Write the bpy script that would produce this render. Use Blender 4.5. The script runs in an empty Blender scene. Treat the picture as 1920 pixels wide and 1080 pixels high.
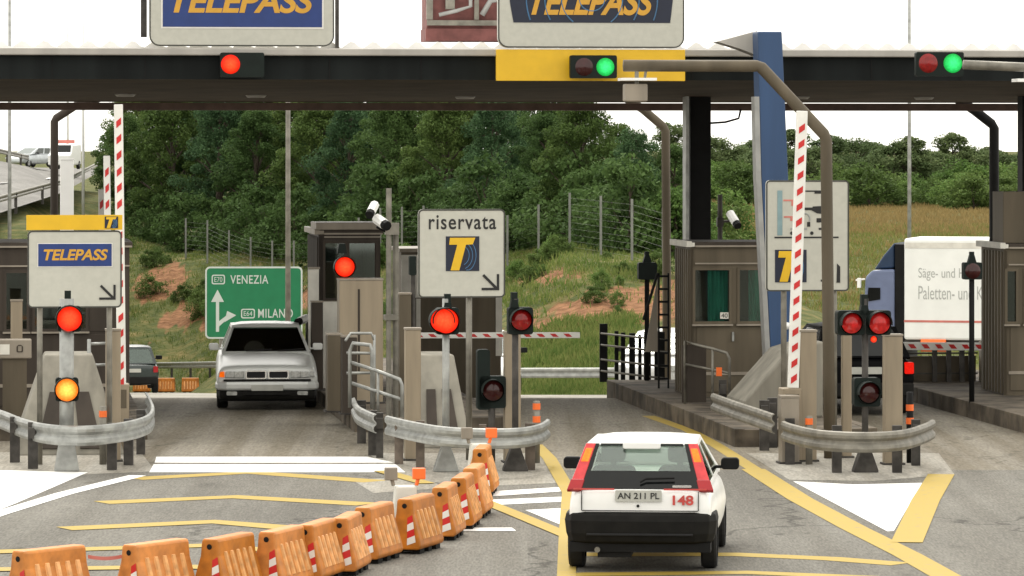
import bpy, bmesh, math, random
from mathutils import Vector, Matrix
R = math.radians
random.seed(7)
S = bpy.context.scene
COL = S.collection
# ------------------------------------------------------------------ camera / sky / sun
F, HZ, H = 8000.0, 273.0, 4.5          # focal length (px of a 1920 picture), horizon row, eye height
cam = bpy.data.cameras.new("camera"); co = bpy.data.objects.new("camera", cam); COL.objects.link(co)
co.location = (0, 0, H); co.rotation_euler = (R(90), 0, 0)
cam.sensor_width = 36; cam.lens = 36*F/1920; cam.shift_y = -(540-HZ)/1920
cam.clip_start = 1; cam.clip_end = 3000
S.camera = co
w = bpy.data.worlds.new("World"); S.world = w; w.use_nodes = True
nt = w.node_tree; bg = nt.nodes['Background']
sky = nt.nodes.new('ShaderNodeTexSky'); sky.sky_type = 'NISHITA'; sky.sun_disc = False
sky.sun_elevation = R(52); sky.sun_rotation = R(-12)
sky.air_density = 1.0; sky.dust_density = 4.0; sky.ozone_density = 1.0
hs = nt.nodes.new('ShaderNodeHueSaturation'); hs.inputs['Saturation'].default_value = 0.12
veil = nt.nodes.new('ShaderNodeMix'); veil.data_type = 'RGBA'; veil.inputs[0].default_value = .75   # overcast: a bright cloud layer over the sky
veil.inputs[7].default_value = (7.6, 7.35, 6.7, 1)
nt.links.new(sky.outputs[0], hs.inputs['Color']); nt.links.new(hs.outputs[0], veil.inputs[6]); nt.links.new(veil.outputs[2], bg.inputs[0])
bg.inputs[1].default_value = 0.15
sl = bpy.data.lights.new("sun", 'SUN'); so = bpy.data.objects.new("sun", sl); COL.objects.link(so)
sl.energy = 1.0; sl.angle = R(16); sl.color = (1, .95, .86)
so.rotation_euler = (R(-38), 0, R(12))
S.view_settings.view_transform = 'Standard'; S.view_settings.look = 'None'
S.view_settings.gamma = 1; S.view_settings.use_curve_mapping = False
S.view_settings.exposure = 0.95
# ------------------------------------------------------------------ helpers
AL = math.atan(.12)                    # the toll islands run a little to the left of the view
def gz(D):                             # road level: flat plaza, falling away behind the booths
    return 0.0 if D <= 76 else -.057*(min(D, 205)-76)
def at(px, D, z=None): return Vector(((px-960)*D/F, D, gz(D) if z is None else z))
def zz(py, D): return H-(py-HZ)*D/F
def G(px, py, z=0.0):
    D = F*(H-z)/(py-HZ); return Vector(((px-960)*D/F, D, z))
class MB:
    def __init__(s): s.v = []; s.f = []; s.m = []
    def add(s, vs, fs, m=0):
        o = len(s.v); s.v += [tuple(v) for v in vs]
        for f in fs: s.f.append(tuple(i+o for i in f)); s.m.append(m)
        return s
    def box(s, c, d, m=0, rz=0, rx=0):
        M_ = Matrix.Rotation(rz, 3, 'Z') @ Matrix.Rotation(rx, 3, 'X'); c = Vector(c)
        vs = [c+M_ @ Vector((x*d[0]/2, y*d[1]/2, z*d[2]/2)) for x in (-1, 1) for y in (-1, 1) for z in (-1, 1)]
        return s.add(vs, [(0,1,3,2),(4,6,7,5),(0,4,5,1),(2,3,7,6),(0,2,6,4),(1,5,7,3)], m)
    def span(s, x0, x1, y0, y1, z0, z1, m=0):
        return s.box(((x0+x1)/2, (y0+y1)/2, (z0+z1)/2), (abs(x1-x0), abs(y1-y0), abs(z1-z0)), m)
    def prism(s, poly, axis, a, b, m=0):
        def p(u, v, t): return {'y': (u, t, v), 'z': (u, v, t), 'x': (t, u, v)}[axis]
        n = len(poly); vs = [p(u, v, a) for u, v in poly]+[p(u, v, b) for u, v in poly]
        fs = [tuple(range(n)), tuple(range(2*n-1, n-1, -1))]+[(i, (i+1) % n, n+(i+1) % n, n+i) for i in range(n)]
        return s.add(vs, fs, m)
    def ring(s, po, pi, axis, a, b, m=0):
        def p(u, v, t): return {'y': (u, t, v), 'z': (u, v, t), 'x': (t, u, v)}[axis]
        n = len(po); vs = [p(*q, a) for q in po]+[p(*q, a) for q in pi]+[p(*q, b) for q in po]+[p(*q, b) for q in pi]
        fs = []
        for i in range(n):
            j = (i+1) % n
            fs += [(i, j, n+j, n+i), (2*n+i, 3*n+i, 3*n+j, 2*n+j), (i, 2*n+i, 2*n+j, j), (n+i, n+j, 3*n+j, 3*n+i)]
        return s.add(vs, fs, m)
    def tube(s, pts, r, n=8, m=0):
        pts = [Vector(p) for p in pts]; rs = r if isinstance(r, (list, tuple)) else [r]*len(pts)
        vs = []; fs = []; up = None
        for i, p in enumerate(pts):
            d = (pts[min(i+1, len(pts)-1)]-pts[max(i-1, 0)]).normalized()
            a = d.orthogonal().normalized() if up is None else (up-d*up.dot(d)).normalized()
            up = a; b = d.cross(a)
            vs += [p+(a*math.cos(2*math.pi*k/n)+b*math.sin(2*math.pi*k/n))*rs[i] for k in range(n)]
        for i in range(len(pts)-1):
            for k in range(n):
                l = (k+1) % n; fs.append((i*n+k, i*n+l, (i+1)*n+l, (i+1)*n+k))
        fs += [tuple(range(n-1, -1, -1)), tuple(range((len(pts)-1)*n, len(pts)*n))]
        return s.add(vs, fs, m)
    def lathe(s, prof, c, axis='y', n=20, m=0, a0=0, a1=2*math.pi):
        full = abs(a1-a0-2*math.pi) < 1e-6; cnt = n if full else n+1
        vs = []; c = Vector(c)
        for r, t in prof:
            for k in range(cnt):
                a = a0+(a1-a0)*k/n; u, v = r*math.cos(a), r*math.sin(a)
                vs.append(c+Vector({'y': (u, t, v), 'z': (u, v, t), 'x': (t, u, v)}[axis]))
        fs = []
        for i in range(len(prof)-1):
            for k in range(n):
                l = (k+1) % cnt; fs.append((i*cnt+k, i*cnt+l, (i+1)*cnt+l, (i+1)*cnt+k))
        return s.add(vs, fs, m)
    def sweep(s, path, prof, m=0):     # path of plan points (x,y,z); prof = closed list of (side, z)
        path = [Vector(p) for p in path]; n = len(prof); vs = []; fs = []
        for i, p in enumerate(path):
            d = path[min(i+1, len(path)-1)]-path[max(i-1, 0)]; d.z = 0; d.normalize()
            nn = Vector((d.y, -d.x, 0))
            vs += [p+nn*a+Vector((0, 0, b)) for a, b in prof]
        for i in range(len(path)-1):
            for k in range(n):
                l = (k+1) % n; fs.append((i*n+k, i*n+l, (i+1)*n+l, (i+1)*n+k))
        fs += [tuple(range(n)), tuple(range(len(vs)-1, len(vs)-n-1, -1))]
        return s.add(vs, fs, m)
    def build(s, name, mats, parent=None, loc=(0, 0, 0), rz=0, smooth=False, bevel=0, recalc=True, sub=0):
        me = bpy.data.meshes.new(name); me.from_pydata(s.v, [], s.f)
        mats = mats if isinstance(mats, (list, tuple)) else [mats]
        for k in mats: me.materials.append(k)
        if len(mats) > 1: me.polygons.foreach_set('material_index', s.m)
        if recalc:
            bm = bmesh.new(); bm.from_mesh(me); bmesh.ops.recalc_face_normals(bm, faces=bm.faces); bm.to_mesh(me); bm.free()
        if smooth:
            me.polygons.foreach_set('use_smooth', [True]*len(me.polygons))
        o = bpy.data.objects.new(name, me); COL.objects.link(o)
        o.location = loc; o.rotation_euler = (0, 0, rz)
        if parent: o.parent = parent
        if bevel:
            b = o.modifiers.new('bevel', 'BEVEL'); b.width = bevel; b.segments = 2; b.limit_method = 'ANGLE'
        if sub:
            b = o.modifiers.new('subd', 'SUBSURF'); b.levels = sub; b.render_levels = sub
        return o
def thing(name, label, cat, loc, rz=0, group=None):
    o = bpy.data.objects.new(name, None); COL.objects.link(o); o.empty_display_size = .3
    o.location = loc; o.rotation_euler = (0, 0, rz); o['label'] = label; o['category'] = cat
    if group: o['group'] = group
    return o
def tag(o, label, cat, group=None):
    o['label'] = label; o['category'] = cat
    if group: o['group'] = group
    return o
def struct(o): o['kind'] = 'structure'; return o
def copy_tree(o, parent=None):
    c = o.copy(); COL.objects.link(c)
    if parent: c.parent = parent
    for ch in list(o.children): copy_tree(ch, c)
    return c
def rr(x0, x1, z0, z1, r, n=6):
    pts = []
    for cx, cz, a in ((x1-r, z0+r, -90), (x1-r, z1-r, 0), (x0+r, z1-r, 90), (x0+r, z0+r, 180)):
        for k in range(n+1):
            t = R(a+90*k/n); pts.append((cx+r*math.cos(t), cz+r*math.sin(t)))
    return pts
def text(name, s, mt, parent, x0, x1, z0, z1, y, shear=0, bold=0, depth=.004, space=1):
    cu = bpy.data.curves.new(name, 'FONT'); cu.body = s; cu.shear = shear; cu.offset = bold; cu.extrude = .01
    cu.space_character = space
    t = bpy.data.objects.new(name, cu); COL.objects.link(t)
    me = bpy.data.meshes.new_from_object(t.evaluated_get(bpy.context.evaluated_depsgraph_get()))
    bpy.data.objects.remove(t); me.name = name
    xs = [v.co.x for v in me.vertices]; ys = [v.co.y for v in me.vertices]
    ax, bx, ay, by = min(xs), max(xs), min(ys), max(ys)
    for v in me.vertices:
        X = x0+(v.co.x-ax)/(bx-ax)*(x1-x0); Z = z0+(v.co.y-ay)/(by-ay)*(z1-z0)
        v.co = (X, y-(depth if v.co.z > 0 else 0), Z)
    me.materials.clear(); me.materials.append(mt)
    o = bpy.data.objects.new(name, me); COL.objects.link(o); o.parent = parent
    return o
# ------------------------------------------------------------------ materials
def mat(name, col, rough=.6, metal=0., var=.12, scale=4., bump=0., spec=.4, col2=None, detail=6, streak=False, lo=.35, hi=.65):
    m = bpy.data.materials.new(name); m.use_nodes = True; n = m.node_tree.nodes; l = m.node_tree.links
    b = n['Principled BSDF']; b.inputs['Roughness'].default_value = rough; b.inputs['Metallic'].default_value = metal
    b.inputs['Specular IOR Level'].default_value = spec
    tc = n.new('ShaderNodeTexCoord'); nz = n.new('ShaderNodeTexNoise'); nz.inputs['Scale'].default_value = scale
    nz.inputs['Detail'].default_value = detail
    if streak:
        mp = n.new('ShaderNodeMapping'); mp.inputs['Scale'].default_value = (1, 1, .12)
        l.new(tc.outputs['Object'], mp.inputs[0]); l.new(mp.outputs[0], nz.inputs['Vector'])
    else: l.new(tc.outputs['Object'], nz.inputs['Vector'])
    rp = n.new('ShaderNodeValToRGB'); rp.color_ramp.elements[0].position = lo; rp.color_ramp.elements[1].position = hi
    c2 = col2 or [min(1, c*(1+var)) for c in col]
    rp.color_ramp.elements[0].color = (*[c*(1-var) for c in col], 1); rp.color_ramp.elements[1].color = (*c2, 1)
    l.new(nz.outputs['Fac'], rp.inputs[0]); l.new(rp.outputs[0], b.inputs['Base Color'])
    if bump:
        bp = n.new('ShaderNodeBump'); bp.inputs['Strength'].default_value = bump; bp.inputs['Distance'].default_value = .02
        l.new(nz.outputs['Fac'], bp.inputs['Height']); l.new(bp.outputs[0], b.inputs['Normal'])
    return m
def emat(name, col, st, hot=None):
    m = bpy.data.materials.new(name); m.use_nodes = True; b = m.node_tree.nodes['Principled BSDF']
    b.inputs['Base Color'].default_value = (*[c*.15 for c in col], 1); b.inputs['Roughness'].default_value = .4; b.inputs['Specular IOR Level'].default_value = .1
    n = m.node_tree.nodes; l = m.node_tree.links       # a lamp glows most in its middle: ribbed lens
    tc = n.new('ShaderNodeTexCoord'); vo = n.new('ShaderNodeTexVoronoi'); vo.inputs['Scale'].default_value = 30
    l.new(tc.outputs['Object'], vo.inputs['Vector'])
    ma = n.new('ShaderNodeMapRange'); ma.inputs[2].default_value = .7; ma.inputs[3].default_value = 1.12; ma.inputs[4].default_value = .8
    l.new(vo.outputs['Distance'], ma.inputs[0])
    a = n.new('ShaderNodeAttribute'); a.attribute_name = 'hot'
    k = n.new('ShaderNodeMath'); k.operation = 'MULTIPLY_ADD'; k.inputs[1].default_value = st*.75; k.inputs[2].default_value = st*.5; l.new(a.outputs['Fac'], k.inputs[0])
    x = n.new('ShaderNodeMath'); x.operation = 'MULTIPLY'; l.new(k.outputs[0], x.inputs[0]); l.new(ma.outputs[0], x.inputs[1]); l.new(x.outputs[0], b.inputs['Emission Strength'])
    mx = n.new('ShaderNodeMix'); mx.data_type = 'RGBA'; l.new(a.outputs['Fac'], mx.inputs[0]); mx.inputs[6].default_value = (*col, 1); mx.inputs[7].default_value = (*(hot or col), 1); l.new(mx.outputs[2], b.inputs['Emission Color'])
    return m
def glassmat(name, tint, gloss, rough=.03):
    m = bpy.data.materials.new(name); m.use_nodes = True; n = m.node_tree.nodes; l = m.node_tree.links
    out = n['Material Output']; n.remove(n['Principled BSDF'])
    t = n.new('ShaderNodeBsdfTransparent'); t.inputs[0].default_value = (*tint, 1)
    g = n.new('ShaderNodeBsdfGlossy'); g.inputs['Roughness'].default_value = rough; g.inputs[0].default_value = (.8, .85, .82, 1)
    fr = n.new('ShaderNodeFresnel'); fr.inputs[0].default_value = 1.5
    ad = n.new('ShaderNodeMath'); ad.operation = 'ADD'; ad.inputs[1].default_value = gloss
    l.new(fr.outputs[0], ad.inputs[0])
    mx = n.new('ShaderNodeMixShader'); l.new(ad.outputs[0], mx.inputs[0]); l.new(t.outputs[0], mx.inputs[1]); l.new(g.outputs[0], mx.inputs[2])
    l.new(mx.outputs[0], out.inputs[0]); return m
def leafmat(name, c0, c1, c2):
    m = bpy.data.materials.new(name); m.use_nodes = True; n = m.node_tree.nodes; l = m.node_tree.links
    b = n['Principled BSDF']; b.inputs['Roughness'].default_value = .8; b.inputs['Specular IOR Level'].default_value = .08
    ge = n.new('ShaderNodeNewGeometry'); tc = n.new('ShaderNodeTexCoord'); nz = n.new('ShaderNodeTexNoise')
    nz.inputs['Scale'].default_value = .9; nz.inputs['Detail'].default_value = 2
    l.new(tc.outputs['Object'], nz.inputs['Vector'])
    a = n.new('ShaderNodeMath'); a.operation = 'MULTIPLY_ADD'; a.inputs[1].default_value = .30
    l.new(ge.outputs['Random Per Island'], a.inputs[0])
    k = n.new('ShaderNodeMath'); k.operation = 'MULTIPLY'; k.inputs[1].default_value = .6
    oi = n.new('ShaderNodeObjectInfo'); orr = n.new('ShaderNodeMath'); orr.operation = 'MULTIPLY_ADD'; orr.inputs[1].default_value = .30; l.new(oi.outputs['Random'], orr.inputs[0])
    nz.inputs['Scale'].default_value = .55; l.new(nz.outputs['Fac'], k.inputs[0]); k.inputs[1].default_value = .55; l.new(k.outputs[0], orr.inputs[2]); sb = n.new('ShaderNodeMath'); sb.operation = 'SUBTRACT'; sb.inputs[1].default_value = -.02; l.new(orr.outputs[0], sb.inputs[0]); l.new(sb.outputs[0], a.inputs[2])
    rp = n.new('ShaderNodeValToRGB'); e = rp.color_ramp.elements
    e[0].position = .2; e[0].color = (*c0, 1); e[1].position = .8; e[1].color = (*c2, 1)
    x = e.new(.5); x.color = (*c1, 1)
    l.new(a.outputs[0], rp.inputs[0]); l.new(rp.outputs[0], b.inputs['Base Color'])
    tr = n.new('ShaderNodeBsdfTranslucent'); l.new(rp.outputs[0], tr.inputs[0])
    mx = n.new('ShaderNodeMixShader'); mx.inputs[0].default_value = .3
    l.new(b.outputs[0], mx.inputs[1]); l.new(tr.outputs[0], mx.inputs[2]); l.new(mx.outputs[0], n['Material Output'].inputs[0])
    return m
def roadmat(name, base, speck, streak_dark, streak_amt, grain=90, crack=.0):
    m = bpy.data.materials.new(name); m.use_nodes = True; n = m.node_tree.nodes; l = m.node_tree.links
    b = n['Principled BSDF']; b.inputs['Roughness'].default_value = .88; b.inputs['Specular IOR Level'].default_value = .15
    tc = n.new('ShaderNodeTexCoord')
    def vec(sc):
        mp = n.new('ShaderNodeMapping'); mp.inputs['Scale'].default_value = sc; l.new(tc.outputs['Object'], mp.inputs[0]); return mp.outputs[0]
    def noise(sc, scale, det=5):
        z = n.new('ShaderNodeTexNoise'); z.inputs['Scale'].default_value = scale; z.inputs['Detail'].default_value = det
        l.new(vec(sc), z.inputs['Vector']); return z.outputs['Fac']
    def ramp(f, p0, c0, p1, c1):
        r = n.new('ShaderNodeValToRGB'); r.color_ramp.elements[0].position = p0; r.color_ramp.elements[1].position = p1
        r.color_ramp.elements[0].color = (*c0, 1); r.color_ramp.elements[1].color = (*c1, 1); l.new(f, r.inputs[0]); return r.outputs[0]
    def mul(a, b_):
        x = n.new('ShaderNodeMix'); x.data_type = 'RGBA'; x.blend_type = 'MULTIPLY'; x.inputs[0].default_value = 1
        l.new(a, x.inputs[6]); l.new(b_, x.inputs[7]); return x.outputs[2]
    fine = ramp(noise((1, .12, 1), grain*.45, 2), .30, [c*.80 for c in base], .70, [b_+(s_-b_)*.6 for b_, s_ in zip(base, speck)])         # aggregate
    grit = ramp(noise((1, .12, 1), 11, 3), .35, (.94, .94, .94), .66, (1.05, 1.05, 1.04))
    big = ramp(noise((1, .25, 1), .55, 6), .3, (.76, .75, .73), .7, (1.10, 1.09, 1.06))
    st = ramp(noise((2.2, .06, 1), 1.0, 4), .42, streak_dark, .62, (1, 1, 1))
    stain = ramp(noise((1, .35, 1), 2.1, 6), .60, (1, 1, 1), .76, [1-streak_amt]*3)
    spots = n.new('ShaderNodeTexVoronoi'); spots.inputs['Scale'].default_value = .9; l.new(vec((1, .4, 1)), spots.inputs['Vector'])
    spot = ramp(spots.outputs['Distance'], .03, (.75, .74, .72), .09, (1, 1, 1))
    col = mul(mul(mul(mul(mul(fine, big), st), stain), grit), spot)
    if crack:
        ad = n.new('ShaderNodeVectorMath'); ad.operation = 'ADD'; nz = n.new('ShaderNodeTexNoise'); nz.inputs['Scale'].default_value = 1.3; nz.inputs['Detail'].default_value = 5
        l.new(tc.outputs['Object'], nz.inputs['Vector']); l.new(nz.outputs['Color'], ad.inputs[0]); l.new(vec((1, .45, 1)), ad.inputs[1])
        cr = n.new('ShaderNodeTexVoronoi'); cr.feature = 'DISTANCE_TO_EDGE'; cr.inputs['Scale'].default_value = .30; l.new(ad.outputs[0], cr.inputs['Vector'])
        gate = ramp(noise((1, .3, 1), .35, 2), .48, (1, 1, 1), .56, (0, 0, 0))
        line = ramp(cr.outputs['Distance'], .004, [crack]*3, .012, (1, 1, 1))
        sc = n.new('ShaderNodeMix'); sc.data_type = 'RGBA'; sc.blend_type = 'LIGHTEN'; sc.inputs[0].default_value = 1; l.new(line, sc.inputs[6]); l.new(gate, sc.inputs[7])
        col = mul(col, sc.outputs[2])
    l.new(col, b.inputs['Base Color'])
    bp = n.new('ShaderNodeBump'); bp.inputs['Strength'].default_value = .35; bp.inputs['Distance'].default_value = .012
    l.new(noise((1, 1, 1), 45, 3), bp.inputs['Height']); l.new(bp.outputs[0], b.inputs['Normal'])
    return m
def paintmat(name, col, worn, thr=.66):
    return mat(name, col, .7, var=.08, scale=7, col2=worn, lo=thr, hi=thr+.14, detail=9)
M = dict(
 asphalt=roadmat('worn asphalt', (.165, .159, .146), (.245, .237, .214), (.84, .83, .82), .28, 90, .55),
 concrete=roadmat('stained lane concrete', (.235, .215, .182), (.30, .28, .24), (.74, .71, .66), .32, 60, .72),
 apron=roadmat('pale concrete apron', (.33, .315, .285), (.40, .385, .35), (.85, .83, .80), .35, 60),
 white=paintmat('white road paint', (.80, .80, .78), (.5, .49, .47)), yellow=paintmat('yellow road paint', (.38, .265, .036), (.26, .20, .08), .58),
 kerb=mat('dirty kerb concrete', (.105, .086, .064), .9, var=.5, scale=2.2, bump=.5),
 block=mat('cast concrete', (.22, .205, .17), .9, var=.2, scale=4, bump=.3, streak=True),
 taupe=mat('taupe painted steel', (.105, .086, .060), .6, spec=.2, var=.2, scale=3, streak=True),
 taupe_l=mat('pale taupe steel', (.26, .225, .18), .55, var=.15, scale=3, streak=True),
 taupe_d=mat('dark brown steel', (.048, .038, .030), .6, spec=.2, var=.2, scale=3, streak=True),
 brown=mat('brown post paint', (.27, .22, .155), .6, var=.14, scale=5, streak=True),
 cap=mat('pale roof cap', (.62, .60, .54), .6, var=.1), black=mat('black paint', (.006, .006, .006), .7, spec=.2, var=.3),
 fascia=mat('near black fascia sheet', (.010, .012, .012), .8, spec=.15, var=.3, scale=2, streak=True),
 soffit=mat('brown soffit sheet', (.060, .045, .031), .85, spec=.1, var=.2, scale=1.2), rearbeam=mat('red brown edge beam', (.12, .075, .058), .6, var=.2),
 trim=mat('pale gutter sheet', (.36, .34, .31), .5, var=.12, scale=2, streak=True), roofw=mat('white corrugated roof sheet', (.78, .77, .75), .5, var=.06),
 galv=mat('galvanised steel', (.31, .315, .30), .45, .5, var=.2, scale=6), galv_d=mat('dull weathered steel', (.19, .178, .150), .5, .35, var=.25, scale=5),
 postw=mat('rusty dark post steel', (.055, .05, .045), .7, .2, var=.4, scale=6), railpost=mat('brown weathered rail post', (.12, .095, .075), .7, .1, var=.3, scale=6),
 sign=mat('off white sign sheet', (.46, .455, .40), .5, var=.04, scale=10), signborder=mat('dark sign edge', (.045, .045, .038), .5, var=.1),
 back=mat('grey sign back', (.3, .3, .29), .5, .3), blue=mat('deep blue sign foil', (.012, .035, .16), .4, var=.08), navy=mat('navy black sign foil', (.008, .012, .03), .4, var=.1),
 arc=mat('pale blue line', (.05, .14, .27), .4), gold=mat('gold sign foil', (.55, .29, .03), .4, var=.06), yel=mat('yellow sign foil', (.66, .40, .012), .4, var=.05),
 ink=mat('black print', (.012, .012, .012), .5, var=.05), grey=mat('grey print', (.30, .31, .30), .6, var=.1), greyblue=mat('blue grey print', (.20, .30, .32), .5), redp=mat('red print', (.50, .06, .05), .5, var=.1),
 pinkp=mat('faded red print', (.55, .17, .14), .5, var=.1),
 pylon=mat('blue painted pylon', (.026, .062, .145), .5, var=.12, scale=3, streak=True),
 green=mat('green road sign foil', (.008, .155, .062), .4, var=.06), signw=mat('white sign letters', (.48, .52, .48), .4, var=.04),
 orange=mat('orange moulded plastic', (.53, .185, .028), .5, var=.30, scale=6, bump=.08, lo=.3, hi=.7, detail=10), orange_l=mat('scuffed orange ribs', (.70, .35, .13), .55, var=.25, scale=8),
 red=mat('red reflective foil', (.52, .02, .02), .4, var=.08), rwhite=mat('white reflective foil', (.72, .70, .66), .4, var=.06),
 armw=mat('white barrier arm', (.74, .73, .69), .45, var=.06), flare=mat('fluorescent orange band', (.85, .16, .03), .4, var=.05),
 hood=mat('dark green lamp housing', (.006, .011, .009), .6, spec=.2, var=.2), lampoff=mat('unlit red lens', (.20, .006, .006), .15, var=.3, scale=14), lampdark=mat('unlit dark lens', (.035, .006, .006), .15, var=.3),
 lampmid=mat('mid red glass lens', (.42, .012, .012), .15, var=.3, scale=14),  # unlit lens, a stronger red than the other unlit ones
 ron=emat('lit red lamp', (1, .012, .003), .85, (1, .075, .02)), gon=emat('lit green lamp', (.01, .50, .06), .75, (.05, .85, .22)), aon=emat('lit amber lamp', (1, .16, .004), .95, (1, .55, .09)), tail=emat('lit tail lamp', (1, .22, .03), 1.7),
 glassd=mat('dark window glass', (.005, .006, .006), .12, var=.1, spec=.3), glassb=mat('booth window glass', (.012, .016, .015), .1, spec=.5),
 curtain=mat('green curtain', (.045, .20, .14), .8, var=.35, scale=9, streak=True), carglass=glassmat('tinted car glass', (.90, .95, .92), .05), boothglass=glassmat('clear booth glass', (.86, .92, .89), .02), screen=glassmat('dark windscreen', (.45, .55, .50), .05),
 interior=mat('dark car interior', (.02, .02, .022), .8), seat=mat('grey seat cloth', (.06, .065, .07), .8),
 carwhite=mat('white car paint', (.80, .80, .78), .25, var=.03, spec=.6), carsilver=mat('silver car paint', (.56, .57, .55), .28, .15, var=.04, spec=.6), cardark=mat('dark green car paint', (.018, .028, .026), .25, spec=.6), carblack=mat('black car paint', (.002, .002, .0024), .5, spec=.06),
 carpale2=mat('dull white car paint', (.50, .50, .49), .3), carpale=mat('pale silver car paint', (.50, .53, .55), .3, .3), bumper=mat('black bumper plastic', (.007, .0065, .0055), .7, spec=.2, var=.3, scale=8), tyre=mat('tyre rubber', (.010, .010, .010), .85, var=.2), rim=mat('wheel rim steel', (.30, .30, .30), .4, .6),
 taill=mat('red tail lens', (.55, .045, .05), .15, var=.12, scale=12), taild=mat('dark red tail lens', (.30, .010, .014), .15), chrome=mat('bright trim', (.65, .66, .65), .2, .8), plate=mat('number plate', (.42, .42, .38), .5, var=.1),
 headl=mat('headlight glass', (.42, .43, .42), .12, .3, var=.25, scale=20), grille=mat('grille slats', (.014, .014, .015), .5, spec=.2),
 trailer=mat('white trailer tarpaulin', (.78, .79, .76), .55, var=.04, scale=2), faint=mat('faded grey print', (.40, .41, .39), .6, var=.15, scale=20), cabblue=mat('pale lilac truck paint', (.13, .16, .26), .45, var=.08), deflect=mat('dark blue truck paint', (.012, .032, .075), .5),
 bark=mat('bark', (.07, .055, .04), .9, var=.4, scale=8, bump=.5), leafa=leafmat('dark wood leaves', (.036, .066, .022), (.056, .100, .031), (.088, .145, .045)), leafb=leafmat('olive wood leaves', (.045, .075, .022), (.078, .125, .034), (.125, .18, .052)),
 leafe=leafmat('blue green wood leaves', (.030, .062, .030), (.050, .098, .044), (.085, .15, .062)), leafc=leafmat('bright bush leaves', (.05, .095, .024), (.09, .16, .04), (.17, .25, .07)), leafd=leafmat('haze pale tree leaves', (.065, .10, .042), (.095, .138, .056), (.14, .18, .075)),  # far tree leaves kept pale: distance haze is put into their colour
 grassg=leafmat('grass blades', (.05, .095, .022), (.095, .15, .035), (.20, .22, .07)), grassm=leafmat('meadow grass blades', (.07, .105, .025), (.14, .17, .045), (.26, .25, .085)), grassd=leafmat('dry grass blades', (.12, .10, .04), (.235, .17, .07), (.34, .25, .11)),
 redbrick=mat('red brown panel', (.15, .055, .05), .8, var=.25, scale=4), ramp=roadmat('ramp asphalt', (.24, .235, .23), (.33, .32, .31), (.9, .9, .9), .15),
 whitepost=mat('white painted column', (.80, .80, .79), .4, var=.03), cctv=mat('white camera housing', (.80, .80, .78), .35, var=.03), wire=mat('fence wire', (.20, .205, .185), .6, .2),
)
def objvar(m, lo, hi):      # every copy a little more or less faded
    n = m.node_tree.nodes; l = m.node_tree.links; b = n['Principled BSDF']; src = b.inputs['Base Color'].links[0].from_socket
    oi = n.new('ShaderNodeObjectInfo'); r = n.new('ShaderNodeMapRange'); r.inputs[3].default_value = lo; r.inputs[4].default_value = hi; l.new(oi.outputs['Random'], r.inputs[0])
    h = n.new('ShaderNodeHueSaturation'); l.new(src, h.inputs['Color']); l.new(r.outputs[0], h.inputs['Value']); r2 = n.new('ShaderNodeMapRange'); r2.inputs[3].default_value = 1.04; r2.inputs[4].default_value = .96; l.new(oi.outputs['Random'], r2.inputs[0]); l.new(r2.outputs[0], h.inputs['Saturation'])
    l.new(h.outputs[0], b.inputs['Base Color'])
objvar(M['orange'], .80, 1.08); objvar(M['orange_l'], .85, 1.1)
# ------------------------------------------------------------------ terrain
def terrain_z(px, D):
    cols = [(-900, [(60, -.4), (76, -.4), (120, -2.9), (150, -2.5), (160, 1.2), (190, 1.6), (900, 1.0)]),
            (60,  [(60, -.4), (76, -.4), (120, -2.9), (150, -2.2), (172, 1.2), (235, 1.7), (900, 1.0)]),
            (200, [(60, -.4), (76, -.4), (120, -2.9), (188, -6.9), (214, -1.6), (250, 1.2), (900, 1.0)]),
            (330, [(60, -.4), (76, -.4), (120, -2.9), (189, -6.9), (212, -1.4), (260, -.2), (900, 1.0)]),
            (700, [(60, -.4), (76, -.4), (120, -2.9), (154, -4.9), (177, -.45), (230, .4), (900, 1.0)]),
            (1050, [(60, -.4), (76, -.4), (117, -2.75), (119, -2.6), (142, .62), (200, 1.0), (900, 1.0)]),
            (1230, [(60, -.4), (76, -.4), (116, -2.7), (118, -2.5), (140, .55), (200, .9), (900, 1.0)]),
            (1420, [(60, -.4), (76, -.4), (116, -2.7), (126, -1.8), (165, -.25), (260, -.1), (900, 1.0)]),
            (2800, [(60, -.4), (76, -.4), (116, -2.7), (126, -1.8), (200, -.5), (300, -.22), (900, 0.5)])]
    def zc(c):
        for (a, za), (b, zb) in zip(c, c[1:]):
            if D <= b: return za+(zb-za)*max(0, (D-a)/(b-a))
        return c[-1][1]
    if px <= cols[0][0]: return zc(cols[0][1])
    for (pa, ca), (pb, cb) in zip(cols, cols[1:]):
        if px <= pb:
            t = (px-pa)/(pb-pa); return zc(ca)*(1-t)+zc(cb)*t
    return zc(cols[-1][1])
def tpt(px, D, dz=0): return Vector(((px-960)*D/F, D, terrain_z(px, D)+dz))
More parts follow.
